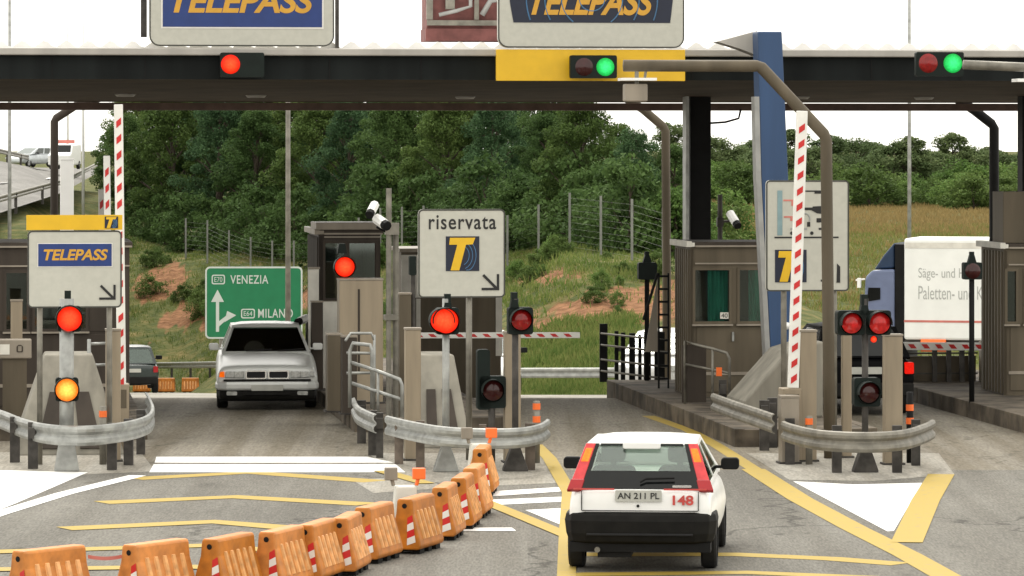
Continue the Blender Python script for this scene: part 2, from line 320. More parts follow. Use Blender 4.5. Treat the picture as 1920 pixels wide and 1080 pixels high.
def soilmat():
    m = bpy.data.materials.new('bank of grass and red soil'); m.use_nodes = True; n = m.node_tree.nodes; l = m.node_tree.links
    b = n['Principled BSDF']; b.inputs['Roughness'].default_value = .95; b.inputs['Specular IOR Level'].default_value = .1
    tc = n.new('ShaderNodeTexCoord')
    def noise(scale, det=6):
        z = n.new('ShaderNodeTexNoise'); z.inputs['Scale'].default_value = scale; z.inputs['Detail'].default_value = det
        l.new(tc.outputs['Object'], z.inputs['Vector']); return z.outputs['Fac']
    def ramp(f, *st):
        r = n.new('ShaderNodeValToRGB'); e = r.color_ramp.elements
        while len(e) < len(st): e.new(.5)
        for k, (p, c) in enumerate(st): e[k].position = p; e[k].color = (*c, 1)
        l.new(f, r.inputs[0]); return r.outputs[0]
    grass = ramp(noise(1.1), (.25, (.035, .055, .016)), (.5, (.085, .095, .03)), (.75, (.19, .15, .06)))
    soil = ramp(noise(3.0), (.3, (.13, .062, .030)), (.7, (.30, .155, .08)))
    at_ = n.new('ShaderNodeAttribute'); at_.attribute_name = 'soil'
    sm = n.new('ShaderNodeMath'); sm.operation = 'MULTIPLY_ADD'; sm.inputs[1].default_value = .9
    l.new(noise(.9, 8), sm.inputs[0]); l.new(at_.outputs['Fac'], sm.inputs[2])
    mask = ramp(sm.outputs[0], (.76, (0, 0, 0)), (.95, (1, 1, 1)))
    mx = n.new('ShaderNodeMix'); mx.data_type = 'RGBA'
    l.new(mask, mx.inputs[0]); l.new(grass, mx.inputs[6]); l.new(soil, mx.inputs[7]); l.new(mx.outputs[2], b.inputs['Base Color'])
    bp = n.new('ShaderNodeBump'); bp.inputs['Strength'].default_value = .8; bp.inputs['Distance'].default_value = .2
    l.new(noise(4), bp.inputs['Height']); l.new(bp.outputs[0], b.inputs['Normal'])
    return m
def soil_amount(px, D):     # bare red earth where the bank is too steep for grass
    y = HZ+F*(H-terrain_z(px, D))/D; a = 0
    for cx, cy_, rx, ry, sk in ((1110, 572, 150, 42, -.25), (1215, 600, 70, 30, -.2), (1030, 612, 90, 24, -.2), (300, 530, 60, 40, -.3), (350, 590, 60, 26, -.3), (420, 600, 60, 30, 0), (1010, 520, 60, 14, -.2), (600, 560, 90, 30, 0)):
        u = (px-cx)/rx; v = (y-cy_-sk*(px-cx))/ry; a = max(a, 1.25-math.hypot(u, v))
    return max(0, min(1, a+.22*math.sin(px*.11+D*.9)*math.sin(px*.05-D*.6)+.12*math.sin(px*.31+D*2.1)))
mb = MB()
pxs = list(range(-1500, 200, 50))+list(range(200, 1440, 10))+list(range(1440, 3300, 30)); Ds = [20, 40, 60, 76, 90, 105]+[110+1.5*i for i in range(120)]+[300, 330, 380, 450, 600, 900, 1600, 2600]
rt = random.Random(3)
for D in Ds:
    for px in pxs:
        z = terrain_z(px, D) if D > 60 else -.4
        if D > 118: z += rt.uniform(-.04, .04)
        mb.v.append(((px-960)*D/F*(1 if D > 150 else 1+(150-D)/30), D, z))
nw = len(pxs)
for i in range(len(Ds)-1):
    for j in range(nw-1): mb.f.append((i*nw+j, i*nw+j+1, (i+1)*nw+j+1, (i+1)*nw+j)); mb.m.append(0)
to = struct(mb.build('terrain', soilmat(), smooth=True, recalc=False))
at_ = to.data.attributes.new('soil', 'FLOAT', 'POINT'); at_.data.foreach_set('value', [soil_amount(v[0]/(1 if v[1] > 150 else 1+(150-v[1])/30)*F/v[1]+960, v[1]) if v[1] > 100 else 0 for v in mb.v])
# ground under and around the camera, out past the frame
# ------------------------------------------------------------------ roads
mb = MB()
for D0, D1 in ((-30, 59.2),): mb.add([(-45, D0, 0), (45, D0, 0), (45, D1, 0), (-45, D1, 0)], [(0, 1, 2, 3)])
struct(mb.build('plaza_road', M['asphalt']))
mb = MB(); ys = [59.2, 62, 66, 70, 74, 76]
for a, b in zip(ys, ys[1:]): mb.add([(-45, a, 0), (45, a, 0), (45, b, 0), (-45, b, 0)], [(0, 1, 2, 3)])
struct(mb.build('toll_lane_pavement', M['concrete']))
mb = MB(); DD = [76]+list(range(80, 118, 4))+[119]; prev = None
def lim(D):   # the exit road narrows between the bank on the right and runs off to the far left
    return -45, 45
for a, b in zip(DD, DD[1:]): mb.add([(-45, a, gz(a)), (45, a, gz(a)), (45, b, gz(b)), (-45, b, gz(b))], [(0, 1, 2, 3)])
# continues down to the left, its right edge following the foot of the bank
le = [(119, 1.35), (130, -1.0), (145, -4.0), (160, -7.4), (175, -10.8), (190, -15.0), (205, -19)]
for (a, xa), (b, xb) in zip(le, le[1:]):
    mb.add([(-30, a, gz(a)), (xa, a, gz(a)), (xb, b, gz(b)), (-30, b, gz(b))], [(0, 1, 2, 3)])
struct(mb.build('exit_road', M['apron']))
def marks(name, polys, m, z=.004):
    b = MB()
    for p in polys:
        q = [G(x, y, 0) for x, y in p]; b.add([(v.x, v.y, z) for v in q], [tuple(range(len(q)))])
    return struct(b.build(name, m, recalc=False))
def band(pts, w):       # a painted line along picture-row points, w = width in metres
    P = [G(x, y) for x, y in pts]; L, Rr = [], []
    for i, p in enumerate(P):
        d = P[min(i+1, len(P)-1)]-P[max(i-1, 0)]; d.normalize(); nn = Vector((d.y, -d.x, 0))*w/2
        L.append(p+nn); Rr.append(p-nn)
    return L, Rr
def bands(name, lst, m, z=.004):
    b = MB()
    for i_, (pts, wd) in enumerate(lst):
        if i_: z += .0016
        L, Rr = band(pts, wd); n = len(L)
        b.add([(v.x, v.y, z) for v in L+Rr], [(i, i+1, n+i+1, n+i) for i in range(n-1)])
    return struct(b.build(name, m, recalc=False))
marks('white_stop_line', [[(293, 857), (690, 857), (738, 868), (290, 868)], [(288, 871), (742, 871), (760, 886), (280, 886)]], M['white'], .005)
marks('white_hatched_triangle', [[(0, 882), (165, 886), (30, 944), (0, 956)], [(-260, 890), (-10, 880), (-10, 958), (-260, 1010)]], M['white'])
bands('white_edge_line', [([(-200, 1030), (0, 963), (120, 926), (258, 892)], .25)], M['white'], .006)
marks('white_island_triangle', [[(1487, 903), (1600, 909), (1729, 906), (1676, 996), (1664, 997)]], M['white'], .005)
yl = []
for y0, x0, xa, x1, y1, yc in ((898, 250, 470, 705, 903, 886), (943, 190, 440, 690, 946, 932), (992, 120, 400, 560, 992, 979)):
    yl.append(([(x0, y0), (xa, yc), (x1, y1)], .50))
yl += [([(-90, 1038), (380, 1024), (560, 1036)], .42), ([(-90, 1070), (360, 1064), (560, 1075)], .40)]
bands('yellow_rumble_lines', yl, M['yellow'])
bands('yellow_rumble_line', [([(1100, 1040), (1380, 1040), (1560, 1048), (1690, 1058)], .40), ([(1050, 1078), (1400, 1074), (1640, 1084)], .35)], M['yellow'])
bands('yellow_lane_edge', [([(1215, 780), (1290, 806), (1345, 836), (1420, 884)], .22), ([(1412, 880), (1500, 936), (1600, 990), (1700, 1040), (1800, 1096), (1900, 1150)], .33)], M['yellow'])
bands('yellow_island_edge', [([(1765, 890), (1735, 940), (1700, 1018)], .36)], M['yellow'], .0085)
bands('yellow_taper_line', [([(900, 938), (960, 962), (1070, 1008)], .22), ([(1005, 835), (1030, 860), (1068, 925), (1064, 1000), (1062, 1090)], .20), ([(715, 884), (800, 908)], .24)], M['yellow'], .0105)
marks('white_hatch_bars', [[(920, 922), (1050, 914), (1052, 922), (925, 931)], [(915, 938), (1056, 932), (1058, 941), (915, 948)], [(985, 957), (1060, 953), (1060, 986), (1050, 984)], [(860, 990), (960, 990), (968, 996), (850, 996)]], M['white'], .005)
marks('pale_worn_paint', [[(660, 900), (790, 893), (835, 915), (700, 925)]], M['apron'], .003)
# concrete aprons round the island noses
marks('left_nose_apron', [[(-200, 850), (262, 846), (292, 884), (160, 890), (0, 886), (-200, 896)]], M['apron'], .003)
marks('centre_nose_apron', [[(690, 850), (1010, 850), (1060, 905), (900, 912), (760, 900), (735, 884)]], M['apron'], .0025)
marks('right_nose_apron', [[(1400, 850), (1760, 850), (1790, 890), (1640, 902), (1480, 900)]], M['apron'], .003)
# ------------------------------------------------------------------ islands: raised slabs with a kerb
def island(name, x64, wd, u0, u1, h):
    d = Vector((-.12, 1, 0)).normalized(); n = Vector((d.y, -d.x, 0)); B = Vector((x64, 64, 0))
    mb = MB(); L = []
    a, b, c, e = B+d*u0, B+d*u0+n*wd, B+d*u1+n*wd, B+d*u1
    mb.add([*(Vector((p.x, p.y, -1.2)) for p in (a, b, c, e)), *(Vector((p.x, p.y, h)) for p in (a, b, c, e))],
           [(4, 5, 6, 7), (0, 1, 5, 4), (1, 2, 6, 5), (2, 3, 7, 6), (3, 0, 4, 7)])
    # kerb stones along both long sides
    for off in (0, wd):
        k = u0
        while k < u1-.9:
            p = B+d*(k+.47)+n*(off+(-.03 if off == 0 else .03)); mb.box((p.x, p.y, h/2-.1), (.16, .92, h+.22), rz=AL); k += .97
    return struct(mb.build(name, M['kerb'], bevel=.012))
island('left_toll_island', -7.75, 2.2, 1.0, 24, .20)
island('centre_toll_island', -2.0, 2.2, 3.0, 22, .22)
island('right_toll_island', 3.40, 1.95, -.3, 13.3, .26)
island('far_toll_island', 8.45, 2.2, -1, 20, .26)
# ------------------------------------------------------------------ toll canopy
cy = 70.0
can = thing('toll_canopy', 'long dark flat canopy spanning all toll lanes', 'canopy', (0, cy, 0), AL)
zf0, zf1 = zz(150, cy), zz(106, cy); zr = zz(192, 80)
mb = MB(); mb.span(-22, 22, 0, .12, zf0, zf1); [mb.span(-21+1.5*k-.012, -21+1.5*k+.012, -.008, .002, zf0+.01, zf1-.01, 1) for k in range(29)]; mb.build('fascia', [M['fascia'], M['black']], can)
mb = MB(); mb.add([(-22, .0, zf0-.002), (22, .0, zf0-.002), (22, 10, zr), (-22, 10, zr), (-22, .12, zf0+.3), (22, .12, zf0+.3), (22, 10, zr+.3), (-22, 10, zr+.3)],
 [(0, 1, 2, 3), (4, 5, 6, 7), (0, 1, 5, 4), (1, 2, 6, 5), (2, 3, 7, 6), (3, 0, 4, 7)]); mb.build('soffit', M['soffit'], can)
mb = MB(); mb.span(-22, 22, 9.9, 10.3, zz(207, 80), zr-.012); mb.build('edge_beam', M['rearbeam'], can)
mb = MB()
for k in range(9): mb.span(-22+5*k-.35, -22+5*k+3.0, 9.86, 9.9, zz(206, 80), zz(200, 80))
mb = MB(); mb.span(-22, 22, -.14, .14, zf1+.003, zz(92, cy)); mb.build('gutter', M['trim'], can, bevel=.02)
mb = MB(); n = 44*14; top = []; 
for k in range(n+1):
    x = -22+44*k/n; top.append((x, zz(84, cy)+.055*math.sin(k*2*math.pi/5)))
vs = [(x, .15, z) for x, z in top]+[(x, 10.2, z-.1) for x, z in top]+[(x, .15, zz(92, cy)-.02) for x, z in top]
mb.add(vs, [(i, i+1, n+2+i, n+1+i) for i in range(n)]+[(i, 2*(n+1)+i, 2*(n+1)+i+1, i+1) for i in range(n)]); mb.build('roof_sheet', M['roofw'], can, smooth=False)
for px, py in ((320, 183), (565, 185), (960, 188), (1590, 187), (1830, 188)):
    t = (py-150)/42.0; yl_ = 1.0+7.6*max(0, t-.1); D = cy+yl_
    x = (px-960)*D/F/math.cos(AL); zl = zf0+(zr-zf0)*yl_/10
    mb = MB(); mb.lathe([(0, -.035), (.15, -.035), (.19, .004), (.16, .02)], (x, yl_, zl-.01), 'z', 18); mb.build('recessed_lamp', M['trim'], can, smooth=True)
def cyl_col(px0, px1, D, mt, name, ztop, zbot=-.6):
    mb = MB(); x0, x1 = (px0-960)*D/F, (px1-960)*D/F
    c = Matrix.Rotation(-AL, 3, 'Z') @ (Vector(((x0+x1)/2, D, 0))-Vector((0, cy, 0)))
    mb.span(c.x-(x1-x0)/2, c.x+(x1-x0)/2, c.y-.2, c.y+.2, zbot, ztop); return mb.build(name, mt, can, bevel=.015)
cyl_col(1291, 1330, 77.8, M['black'], 'column', zr+.1); cyl_col(1283, 1289, 77.5, M['galv'], 'drain_pipe', zr+.1)
cyl_col(-420, -380, 77.8, M['black'], 'column', zr+.1); cyl_col(1912, 1952, 77.8, M['black'], 'column', zr+.1)
c0 = Matrix.Rotation(-AL, 3, 'Z')
def inv(px, py, D): return c0 @ (W(px, py, D)-Vector((0, cy, 0)))
def W(px, py, D): return Vector(((px-960)*D/F, D, zz(py, D)))
mb = MB(); mb.tube([inv(1331, 231, 77.6), inv(1360, 229, 77.6), inv(1385, 222, 77.6), inv(1389, 205, 77.6)], .02, 6); mb.build('cable', M['black'], can)
mb = MB()
q = [inv(1345, 78, 69.5), inv(1420, 58, 69.5), inv(1420, 104, 69.5), inv(1390, 92, 69.5)]
mb.add(q+[v+Vector((0, .5, 0)) for v in q], [(0, 1, 2, 3), (7, 6, 5, 4), (0, 4, 5, 1), (1, 5, 6, 2), (2, 6, 7, 3), (3, 7, 4, 0)]); mb.build('flashing', M['trim'], can)
# blue pylon
pyl = thing('blue_pylon', 'leaning blue pylon rising through the canopy edge', 'pylon', at(1460, 69.2), AL)
D = 69.2; zs = [(60, 1415, 1461), (330, 1422, 1473), (690, 1441, 1486), (800, 1446, 1490)]
mb = MB(); rings = []
for py, a, b in zs:
    x0, x1 = (a-1460)*D/F, (b-1460)*D/F; rings += [(x0, -.25, zz(py, D)), (x1, -.25, zz(py, D)), (x1, .25, zz(py, D)), (x0, .25, zz(py, D))]
fs = [(0, 1, 2, 3), (15, 14, 13, 12)]
for i in range(3):
    for k in range(4): fs.append((i*4+k, i*4+(k+1) % 4, (i+1)*4+(k+1) % 4, (i+1)*4+k))
mb.add(rings, fs); mb.build('pylon_shaft', M['pylon'], pyl, bevel=.02)
mb = MB(); st = [Vector(rings[4*i])+Vector((-.004, .0, 0)) for i in range(1, 4)]; st.insert(0, st[0].lerp(Vector(rings[0]), .55))
for a_, b_ in zip(st, st[1:]): mb.add([a_, b_, b_+Vector((-.08, 0, 0)), a_+Vector((-.08, 0, 0)), a_+Vector((0, .3, 0)), b_+Vector((0, .3, 0)), b_+Vector((-.08, .3, 0)), a_+Vector((-.08, .3, 0))], [(0, 1, 2, 3), (7, 6, 5, 4), (0, 4, 5, 1), (1, 5, 6, 2), (2, 6, 7, 3), (3, 7, 4, 0)])
mb.build('edge_strip', M['back'], pyl)
if 0: mb.build('pylon_shaft', M['pylon'], pyl, bevel=.02)
mb = MB(); mb.lathe([(0, -.05), (.05, -.04), (.06, 0)], ((1471-1460)*D/F, -.25, zz(610, D)), 'y', 14); mb.build('spot_lamp', M['cctv'], pyl, smooth=True)
# rooftop unit on the canopy
ru = thing('rooftop_machinery', 'red brown rooftop unit with grey pipes standing on the canopy', 'machinery', W(865, 77, 74), AL)
wd, dd = 1.35, .9
mb = MB(); mb.span(-.62, wd, 0, dd, 0, .22); mb.span(-.60, wd, .05, dd, .22, 1.6, 0); mb.build('housing', M['redbrick'], ru, bevel=.01)
mb = MB(); mb.span(-.60, wd, -.04, -.003, .27, .36); mb.span(-.61, -.50, -.05, -.004, .37, 1.6); mb.span(-.28, -.12, -.06, -.004, .55, 1.2); mb.span(.22, .30, -.07, -.004, .37, 1.6)
mb.span(-.45, .2, -.055, -.003, 1.02, 1.08); mb.build('frame', M['galv_d'], ru)
mb = MB(); mb.tube([(-.4, -.1, .45), (-.1, -.12, .52), (.15, -.1, .6), (.15, -.1, 1.3)], .035, 8); mb.tube([(.35, -.1, .45), (.5, -.1, .7), (.75, -.1, .72), (.75, -.1, 1.3)], .05, 8); mb.build('pipe', M['back'], ru, smooth=True)
# ------------------------------------------------------------------ signs
def plate(root, name, x0, x1, z0, z1, r, y, t=.06):
    p = MB(); p.prism(rr(x0, x1, z0, z1, r), 'y', y, y+t); o = p.build(name, [M['sign']], root)
    b = MB(); g = .022
    b.ring(rr(x0, x1, z0, z1, r), rr(x0+g, x1-g, z0+g, z1-g, max(.01, r-g)), 'y', y-.006, y-.001); b.build('border', M['signborder'], o)
    return o
def rect(root, name, x0, x1, z0, z1, y, mt, t=.006): p = MB(); p.span(x0, x1, y-t, y, z0, z1); return p.build(name, mt, root)
def tlogo(root, x0, x1, z0, z1, y):
    o = rect(root, 'logo_panel', x0, x1, z0, z1, y, M['navy'])
    a, h = x1-x0, z1-z0
    X = lambda u: x0+u*a
    Z = lambda v: z0+v*h
    c = MB()
    for k, r in enumerate((.28, .40, .52)):
        pts = []
        for s in range(13):
            t = R(-70+s*11); pts.append((X(.46)+r*a*math.cos(t)*.85, y-.009, min(Z(.97), max(Z(.03), Z(.45)+r*h*math.sin(t)))))
        c.tube([p for p in pts if p[0] < x1-.01], .006, 5)
    c.build('arc', M['arc'], o)
    p = MB(); p.prism([(X(.12), Z(.96)), (X(.10), Z(.76)), (X(.34), Z(.76)), (X(.14), Z(.02)), (X(.40), Z(.02)), (X(.60), Z(.76)), (X(.80), Z(.77)), (X(.88), Z(.96))], 'y', y-.016, y-.007)
    p.build('letter', M['yel'], o)
def arrow(root, x, z, s, y):
    p = MB(); w_ = .15*s
    p.box((x, y-.004, z-s/2+w_/2), (s*1.1, .006, w_)); p.box((x+s*.55-w_/2, y-.0045, z+w_/2), (w_, .006, s-w_))
    a = Vector((x-s*.45, 0, z+s*.45)); b = Vector((x+s*.42, 0, z-s*.42)); d = (b-a).normalized(); nn = Vector((-d.z, 0, d.x))*w_*.55
    p.prism([((a+nn).x, (a+nn).z), ((b+nn).x, (b+nn).z), ((b-nn).x, (b-nn).z), ((a-nn).x, (a-nn).z)], 'y', y-.0085, y-.0015)
    return p.build('arrow', M['ink'], root)
def pmap(px0, D):      # picture columns/rows -> metres local to a root standing at column px0, depth D
    rz_ = gz(D)
    return (lambda px: (px-px0)*D/F), (lambda py: zz(py, D)-rz_)
# big sign above the left lane
D = 69.5; X, Z = pmap(452, D)
sg = thing('lane_sign', 'large white sign with blue panel above the left lane on the canopy', 'sign', at(452, D), AL)
pl = plate(sg, 'panel', X(280), X(626), Z(87), Z(-85), .17, -.12, .14)
for a_, b_, c_ in ((265, 276, 70), (630, 636, 90)): p = MB(); p.span(X(a_), X(b_), -.02, .2, Z(c_), Z(-85)); p.build('support_post', M['postw'], sg)
bp = rect(sg, 'blue_panel', X(305), X(603), Z(51), Z(-43), -.127, M['blue'])
rect(bp, 'panel_edge', X(302), X(606), Z(54), Z(-46), -.124, M['rwhite'], .003)
text('lettering', 'TELEPASS', M['gold'], bp, X(318), X(588), Z(25), Z(-20), -.135, shear=.22, bold=.028, space=.98)
# big sign above the right lane
X, Z = pmap(1106, D)
sg = thing('lane_sign', 'large white sign with navy panel and yellow band above the right lane', 'sign', at(1106, D), AL)
plate(sg, 'panel', X(931), X(1283), Z(90), Z(-80), .17, -.12, .14)
p = MB(); p.span(X(928), X(1285), -.10, -.02, Z(152), Z(93)); p.build('yellow_band', M['yel'], sg, bevel=.006)
pts = [(X(948), Z(-60))]+[(X(x), Z(y)) for x, y in ((950, -20), (954, 10), (960, 43), (1256, 43), (1260, 10), (1263, -20), (1265, -60))]
p = MB(); p.prism(pts, 'y', -.128, -.121); bp = p.build('navy_panel', M['navy'], sg)
p = MB()
for r in (23, 55, 85, 118):
    p.tube([(X(1108+r*1.05*math.cos(R(t))), -.131, Z(min(42, -2+r*math.sin(R(t)))*1.0)) for t in range(0, 181, 10) if -2+r*math.sin(R(t)) < 42], .012, 5)  if r < 44 else None
    if r > 44:
        for s in (-1, 1): p.tube([(X(1108+s*r*1.05*math.cos(R(t))), -.131, Z(-2+r*math.sin(R(t)))) for t in range(-20, 60, 4) if -2+r*math.sin(R(t)) < 42], .012, 5)
p.build('arc', M['arc'], bp)
text('lettering', 'TELEPASS', M['gold'], bp, X(990), X(1226), Z(29), Z(-20), -.135, shear=.30, bold=.028, space=.98)
# left island sign
D = 60.2; X, Z = pmap(140, D)
sg = thing('lane_sign', 'small white sign with blue panel and yellow strip on left island', 'sign', at(140, D), AL)
plate(sg, 'panel', X(52), X(228), Z(577), Z(432), .07, -.05, .05)
p = MB(); p.span(X(50), X(229), -.05, .0, Z(431), Z(403)); p.build('yellow_band', M['yel'], sg)
tlogo(sg, X(196), X(221), Z(428), Z(406), -.052)
bp = rect(sg, 'blue_panel', X(72), X(209), Z(499), Z(457), -.055, M['blue']); rect(bp, 'panel_edge', X(70.5), X(210.5), Z(500.5), Z(455.5), -.052, M['rwhite'], .002)
text('lettering', 'TELEPASS', M['gold'], bp, X(82), X(202), Z(488), Z(467), -.062, shear=.22, bold=.03)
arrow(sg, X(201), Z(548), .21, -.052)
p = MB(); p.tube([(X(75), .05, 0), (X(75), .05, Z(440))], .04, 10); p.tube([(X(205), .05, 0), (X(205), .05, Z(440))], .04, 10); p.build('sign_post', M['galv_d'], sg, smooth=True)
# centre island sign
D = 61.0; X, Z = pmap(866, D)
sg = thing('lane_sign', 'white reserved lane sign with yellow T logo on centre island', 'sign', at(866, D), AL)
plate(sg, 'panel', X(783), X(947), Z(558), Z(392), .07, -.05, .05)
text('lettering', 'riservata', M['ink'], sg, X(803), X(930), Z(430), Z(403), -.051, bold=.012, space=1.12)
tlogo(sg, X(835), X(898), Z(508), Z(443), -.052); arrow(sg, X(919), Z(529), .23, -.052)
p = MB(); p.tube([(X(880), .04, 0), (X(880), .04, Z(450))], .045, 12); p.build('sign_post', M['galv_d'], sg, smooth=True)
p = MB()
for x in (797, 935):
    for z in (396, 554): p.box((X(x), .02, Z(z)), (.05, .07, .05))
p.build('bracket', M['galv_d'], sg)
# right island sign with the tow truck pictogram
D = 63.6; X, Z = pmap(1513, D)
sg = thing('lane_sign', 'white pictogram sign with vehicles and yellow T on right island', 'sign', at(1513, D), AL)
plate(sg, 'panel', X(1434), X(1592), Z(546), Z(338), .06, -.05, .05)
rect(sg, 'grey_stroke', X(1455.5), X(1465), Z(441), Z(357), -.052, M['greyblue'], .004)
p = MB()
for a, b, c, d in ((1467, 1486, 374, 377), (1482, 1487, 377, 386), (1468, 1487, 405, 408), (1480, 1488, 408, 414)): p.span(X(a), X(b), -.056, -.052, Z(d), Z(c))
p.build('red_stroke', M['pinkp'], sg)
p = MB()
for a, b, c, d in ((1450, 1572, 443.5, 446.5), (1507, 1527, 357, 359.5), (1526, 1545, 357, 363), (1507, 1527, 389, 394), (1530, 1541, 409, 417), (1512, 1518, 416, 425), (1534, 1545, 427, 431)): p.span(X(a), X(b), -.056, -.052, Z(d), Z(c))
p.prism([(X(1523), Z(387)), (X(1543), Z(386)), (X(1543), Z(401)), (X(1531), Z(400)), (X(1520), Z(394))], 'y', -.0575, -.0525)
for x in (1483, 1521, 1553): p.lathe([(0, -.058), (.027, -.058), (.027, -.052)], (X(x), 0, Z(437)), 'y', 12)
p.prism([(X(1569), Z(494)), (X(1575), Z(500)), (X(1575), Z(530)), (X(1568), Z(530))], 'y', -.057, -.052)
p.span(X(1538), X(1546), -.0565, -.052, Z(528), Z(524))
p.build('pictogram', M['ink'], sg)
p = MB(); p.span(X(1480), X(1512), -.055, -.052, Z(431), Z(427)); p.tube([(X(1508+9*math.cos(R(t))), -.053, Z(410-10*math.sin(R(t)))) for t in range(-30, 130, 16)], .012, 5); p.build('pictogram_shade', M['grey'], sg)
tlogo(sg, X(1451), X(1511), Z(529), Z(468), -.052)
p = MB(); p.tube([(X(1470), .05, 0), (X(1470), .05, Z(360))], .045, 10); p.tube([(X(1566), .05, 0), (X(1566), .05, Z(360))], .045, 10); p.build('sign_post', M['galv_d'], sg, smooth=True)
# green motorway sign
D = 104; X, Z = pmap(476, D)
sg = thing('direction_sign', 'green motorway direction sign behind the silver saloon', 'sign', at(476, D), R(2))
p = MB(); p.prism(rr(X(385), X(567), Z(635), Z(500), .11), 'y', 0, .06); pl = p.build('panel', M['green'], sg)
p = MB(); p.ring(rr(X(385), X(567), Z(635), Z(500), .11), rr(X(388), X(564), Z(632), Z(503), .08), 'y', -.006, -.001); p.build('border', M['signw'], pl)
text('lettering', 'VENEZIA', M['signw'], sg, X(432), X(503), Z(532), Z(516), -.002, bold=.01, space=1.1)
text('lettering', 'MILANO', M['signw'], sg, X(484), X(549), Z(596), Z(579), -.002, bold=.01, space=1.1)
for a, b, c, d in ((397, 422, 533, 515), (452, 478, 597, 579)):
    p = MB(); p.ring(rr(X(a), X(b), Z(c), Z(d), .05), rr(X(a+2.2), X(b-2.2), Z(c-2.2), Z(d+2.2), .03), 'y', -.006, -.001); o = p.build('route_badge', M['signw'], sg)
    text('lettering', 'E70' if a < 400 else 'E64', M['signw'], o, X(a+5), X(b-5), Z(c-4.5), Z(d+4.5), -.002)
p = MB(); p.span(X(405), X(411), -.006, -.001, Z(622), Z(560)); p.prism([(X(396), Z(566)), (X(420), Z(566)), (X(408), Z(543))], 'y', -.0065, -.0005)
p.prism([(X(411), Z(612)), (X(411), Z(602)), (X(424), Z(592)), (X(424), Z(600))], 'y', -.006, -.001); p.prism([(X(421), Z(604)), (X(426), Z(583)), (X(443), Z(591))], 'y', -.0065, -.0005)
p.build('arrow', M['signw'], sg)
p = MB(); p.tube([(X(415), .12, -1), (X(415), .12, Z(505))], .06, 10); p.tube([(X(535), .12, -1), (X(535), .12, Z(505))], .06, 10); p.build('sign_post', M['galv_d'], sg, smooth=True)
# ------------------------------------------------------------------ traffic lights
def lens(parent, x, z, r, mt, y, hoodlen=.16, hood=True):
    p = MB(); p.lathe([(0, -.045), (r*.45, -.04), (r*.8, -.022), (r, 0)], (x, y, z), 'y', 24); o = p.build('lens', mt, parent, smooth=True)
    hv = o.data.attributes.new('hot', 'FLOAT', 'POINT'); hv.data.foreach_set('value', [(1, .75, .35, .1)[i//24] for i in range(96)])
    if hood:
        q = MB(); q.lathe([(r*1.12, .01), (r*1.12, -hoodlen), (r*1.06, -hoodlen), (r*1.06, .01)], (x, y, z), 'y', 20, a0=R(-10), a1=R(190)); q.build('visor', M['hood'], o, smooth=False)
    return o
def lamp_box(root, x0, x1, z0, z1, lamps, y=0, depth=.16, hood=True, name='lamp_housing'):
    p = MB(); p.prism(rr(x0, x1, z0, z1, .03, 3), 'y', y, y+depth); o = p.build(name, M['hood'], root)
    for x, z, r, mt in lamps: lens(o, x, z, r, mt, y-.002, hood=hood, hoodlen=.1)
    return o
D = 69.3
for pc, lab, b, ls in ((452, 'single lit red light on the canopy left of centre', (412, 494, 145, 99), [(431, 121, 18, 'ron')]),
                       (1110, 'black light with green lit over the yellow canopy band', (1066, 1154, 147, 104), [(1092, 126, 17, 'lampdark'), (1132, 126, 17, 'gon')]),
                       (1757, 'black light with dim red and lit green at right of canopy', (1712, 1803, 143, 98), [(1735, 119, 18, 'lampoff'), (1782, 119, 18, 'gon')])):
    X, Z = pmap(pc, D); t = thing('traffic_light', lab, 'traffic light', at(pc, D), AL)
    lamp_box(t, X(b[0]), X(b[1]), Z(b[2]), Z(b[3]), [(X(x), Z(y), r*D/F, M[m]) for x, y, r, m in ls], y=-.2, depth=.14, hood=False)
    p = MB(); p.span(X(b[0]+15), X(b[1]-15), -.06, .3, Z(b[3]+8), Z(b[3]+4)); p.build('bracket', M['black'], t)
def pole_light(label, px, D, pole, lamps, mt=None, pr=.075, base=True, boxes=(), spike=None, z0=0.0):
    t = thing('traffic_light', label, 'traffic light', at(px, D, gz(D)+z0), AL); X, Z = pmap(px, D)
    if z0: Z0 = Z; Z = lambda y: Z0(y)-z0
    mt = mt or M['galv_d']
    p = MB(); p.tube([(X(pole[0]), 0, 0), (X(pole[0]), 0, Z(pole[1]))], pr, 14); p.build('pole', mt, t, smooth=True)
    if base:
        p = MB(); p.prism([(-.17, 0), (.17, 0), (.17, .03), (pr*1.15, .36), (-pr*1.15, .36), (-.17, .03)], 'y', -.10, .10)
        p.build('foot', mt, t, loc=(X(pole[0]), 0, .002), bevel=.01)
    for x0, x1, y1, y0 in boxes:
        p = MB(); p.prism(rr(X(x0), X(x1), Z(y1), Z(y0), .04, 3), 'y', -.06, .14); p.build('lamp_housing', M['hood'], t)
    for x, y, r, m in lamps:
        k = r*D/F; p = MB(); p.lathe([(0, .12), (k*.9, .1), (k*1.13, .0), (k*1.13, -.12)], (X(x), -.04, Z(y)), 'y', 20); hgr = p.build('lamp_housing', M['hood'], t, smooth=True)
        lens(hgr, X(x), Z(y), k, M[m], -.17, hoodlen=.10)
    if spike:
        p = MB(); p.span(X(spike[0]-6), X(spike[0]+6), -.04, .06, Z(spike[2]), Z(spike[1])); p.prism([(X(spike[0]-9), Z(spike[2])), (X(spike[0]+9), Z(spike[2])), (X(spike[0]+6), Z(spike[2]-18)), (X(spike[0]-6), Z(spike[2]-18))], 'y', -.06, .08); p.build('bracket', M['hood'], t)
    return t
pole_light('lit red lamp over lit amber lamp on thick pole at left island', 125, 59.0, (125, 560), [(130, 597, 23, 'ron'), (125, 730, 21, 'aon')], M['galv'], pr=.10, spike=(127, 545, 580), boxes=((108, 152, 622, 574), (104, 147, 752, 708)))
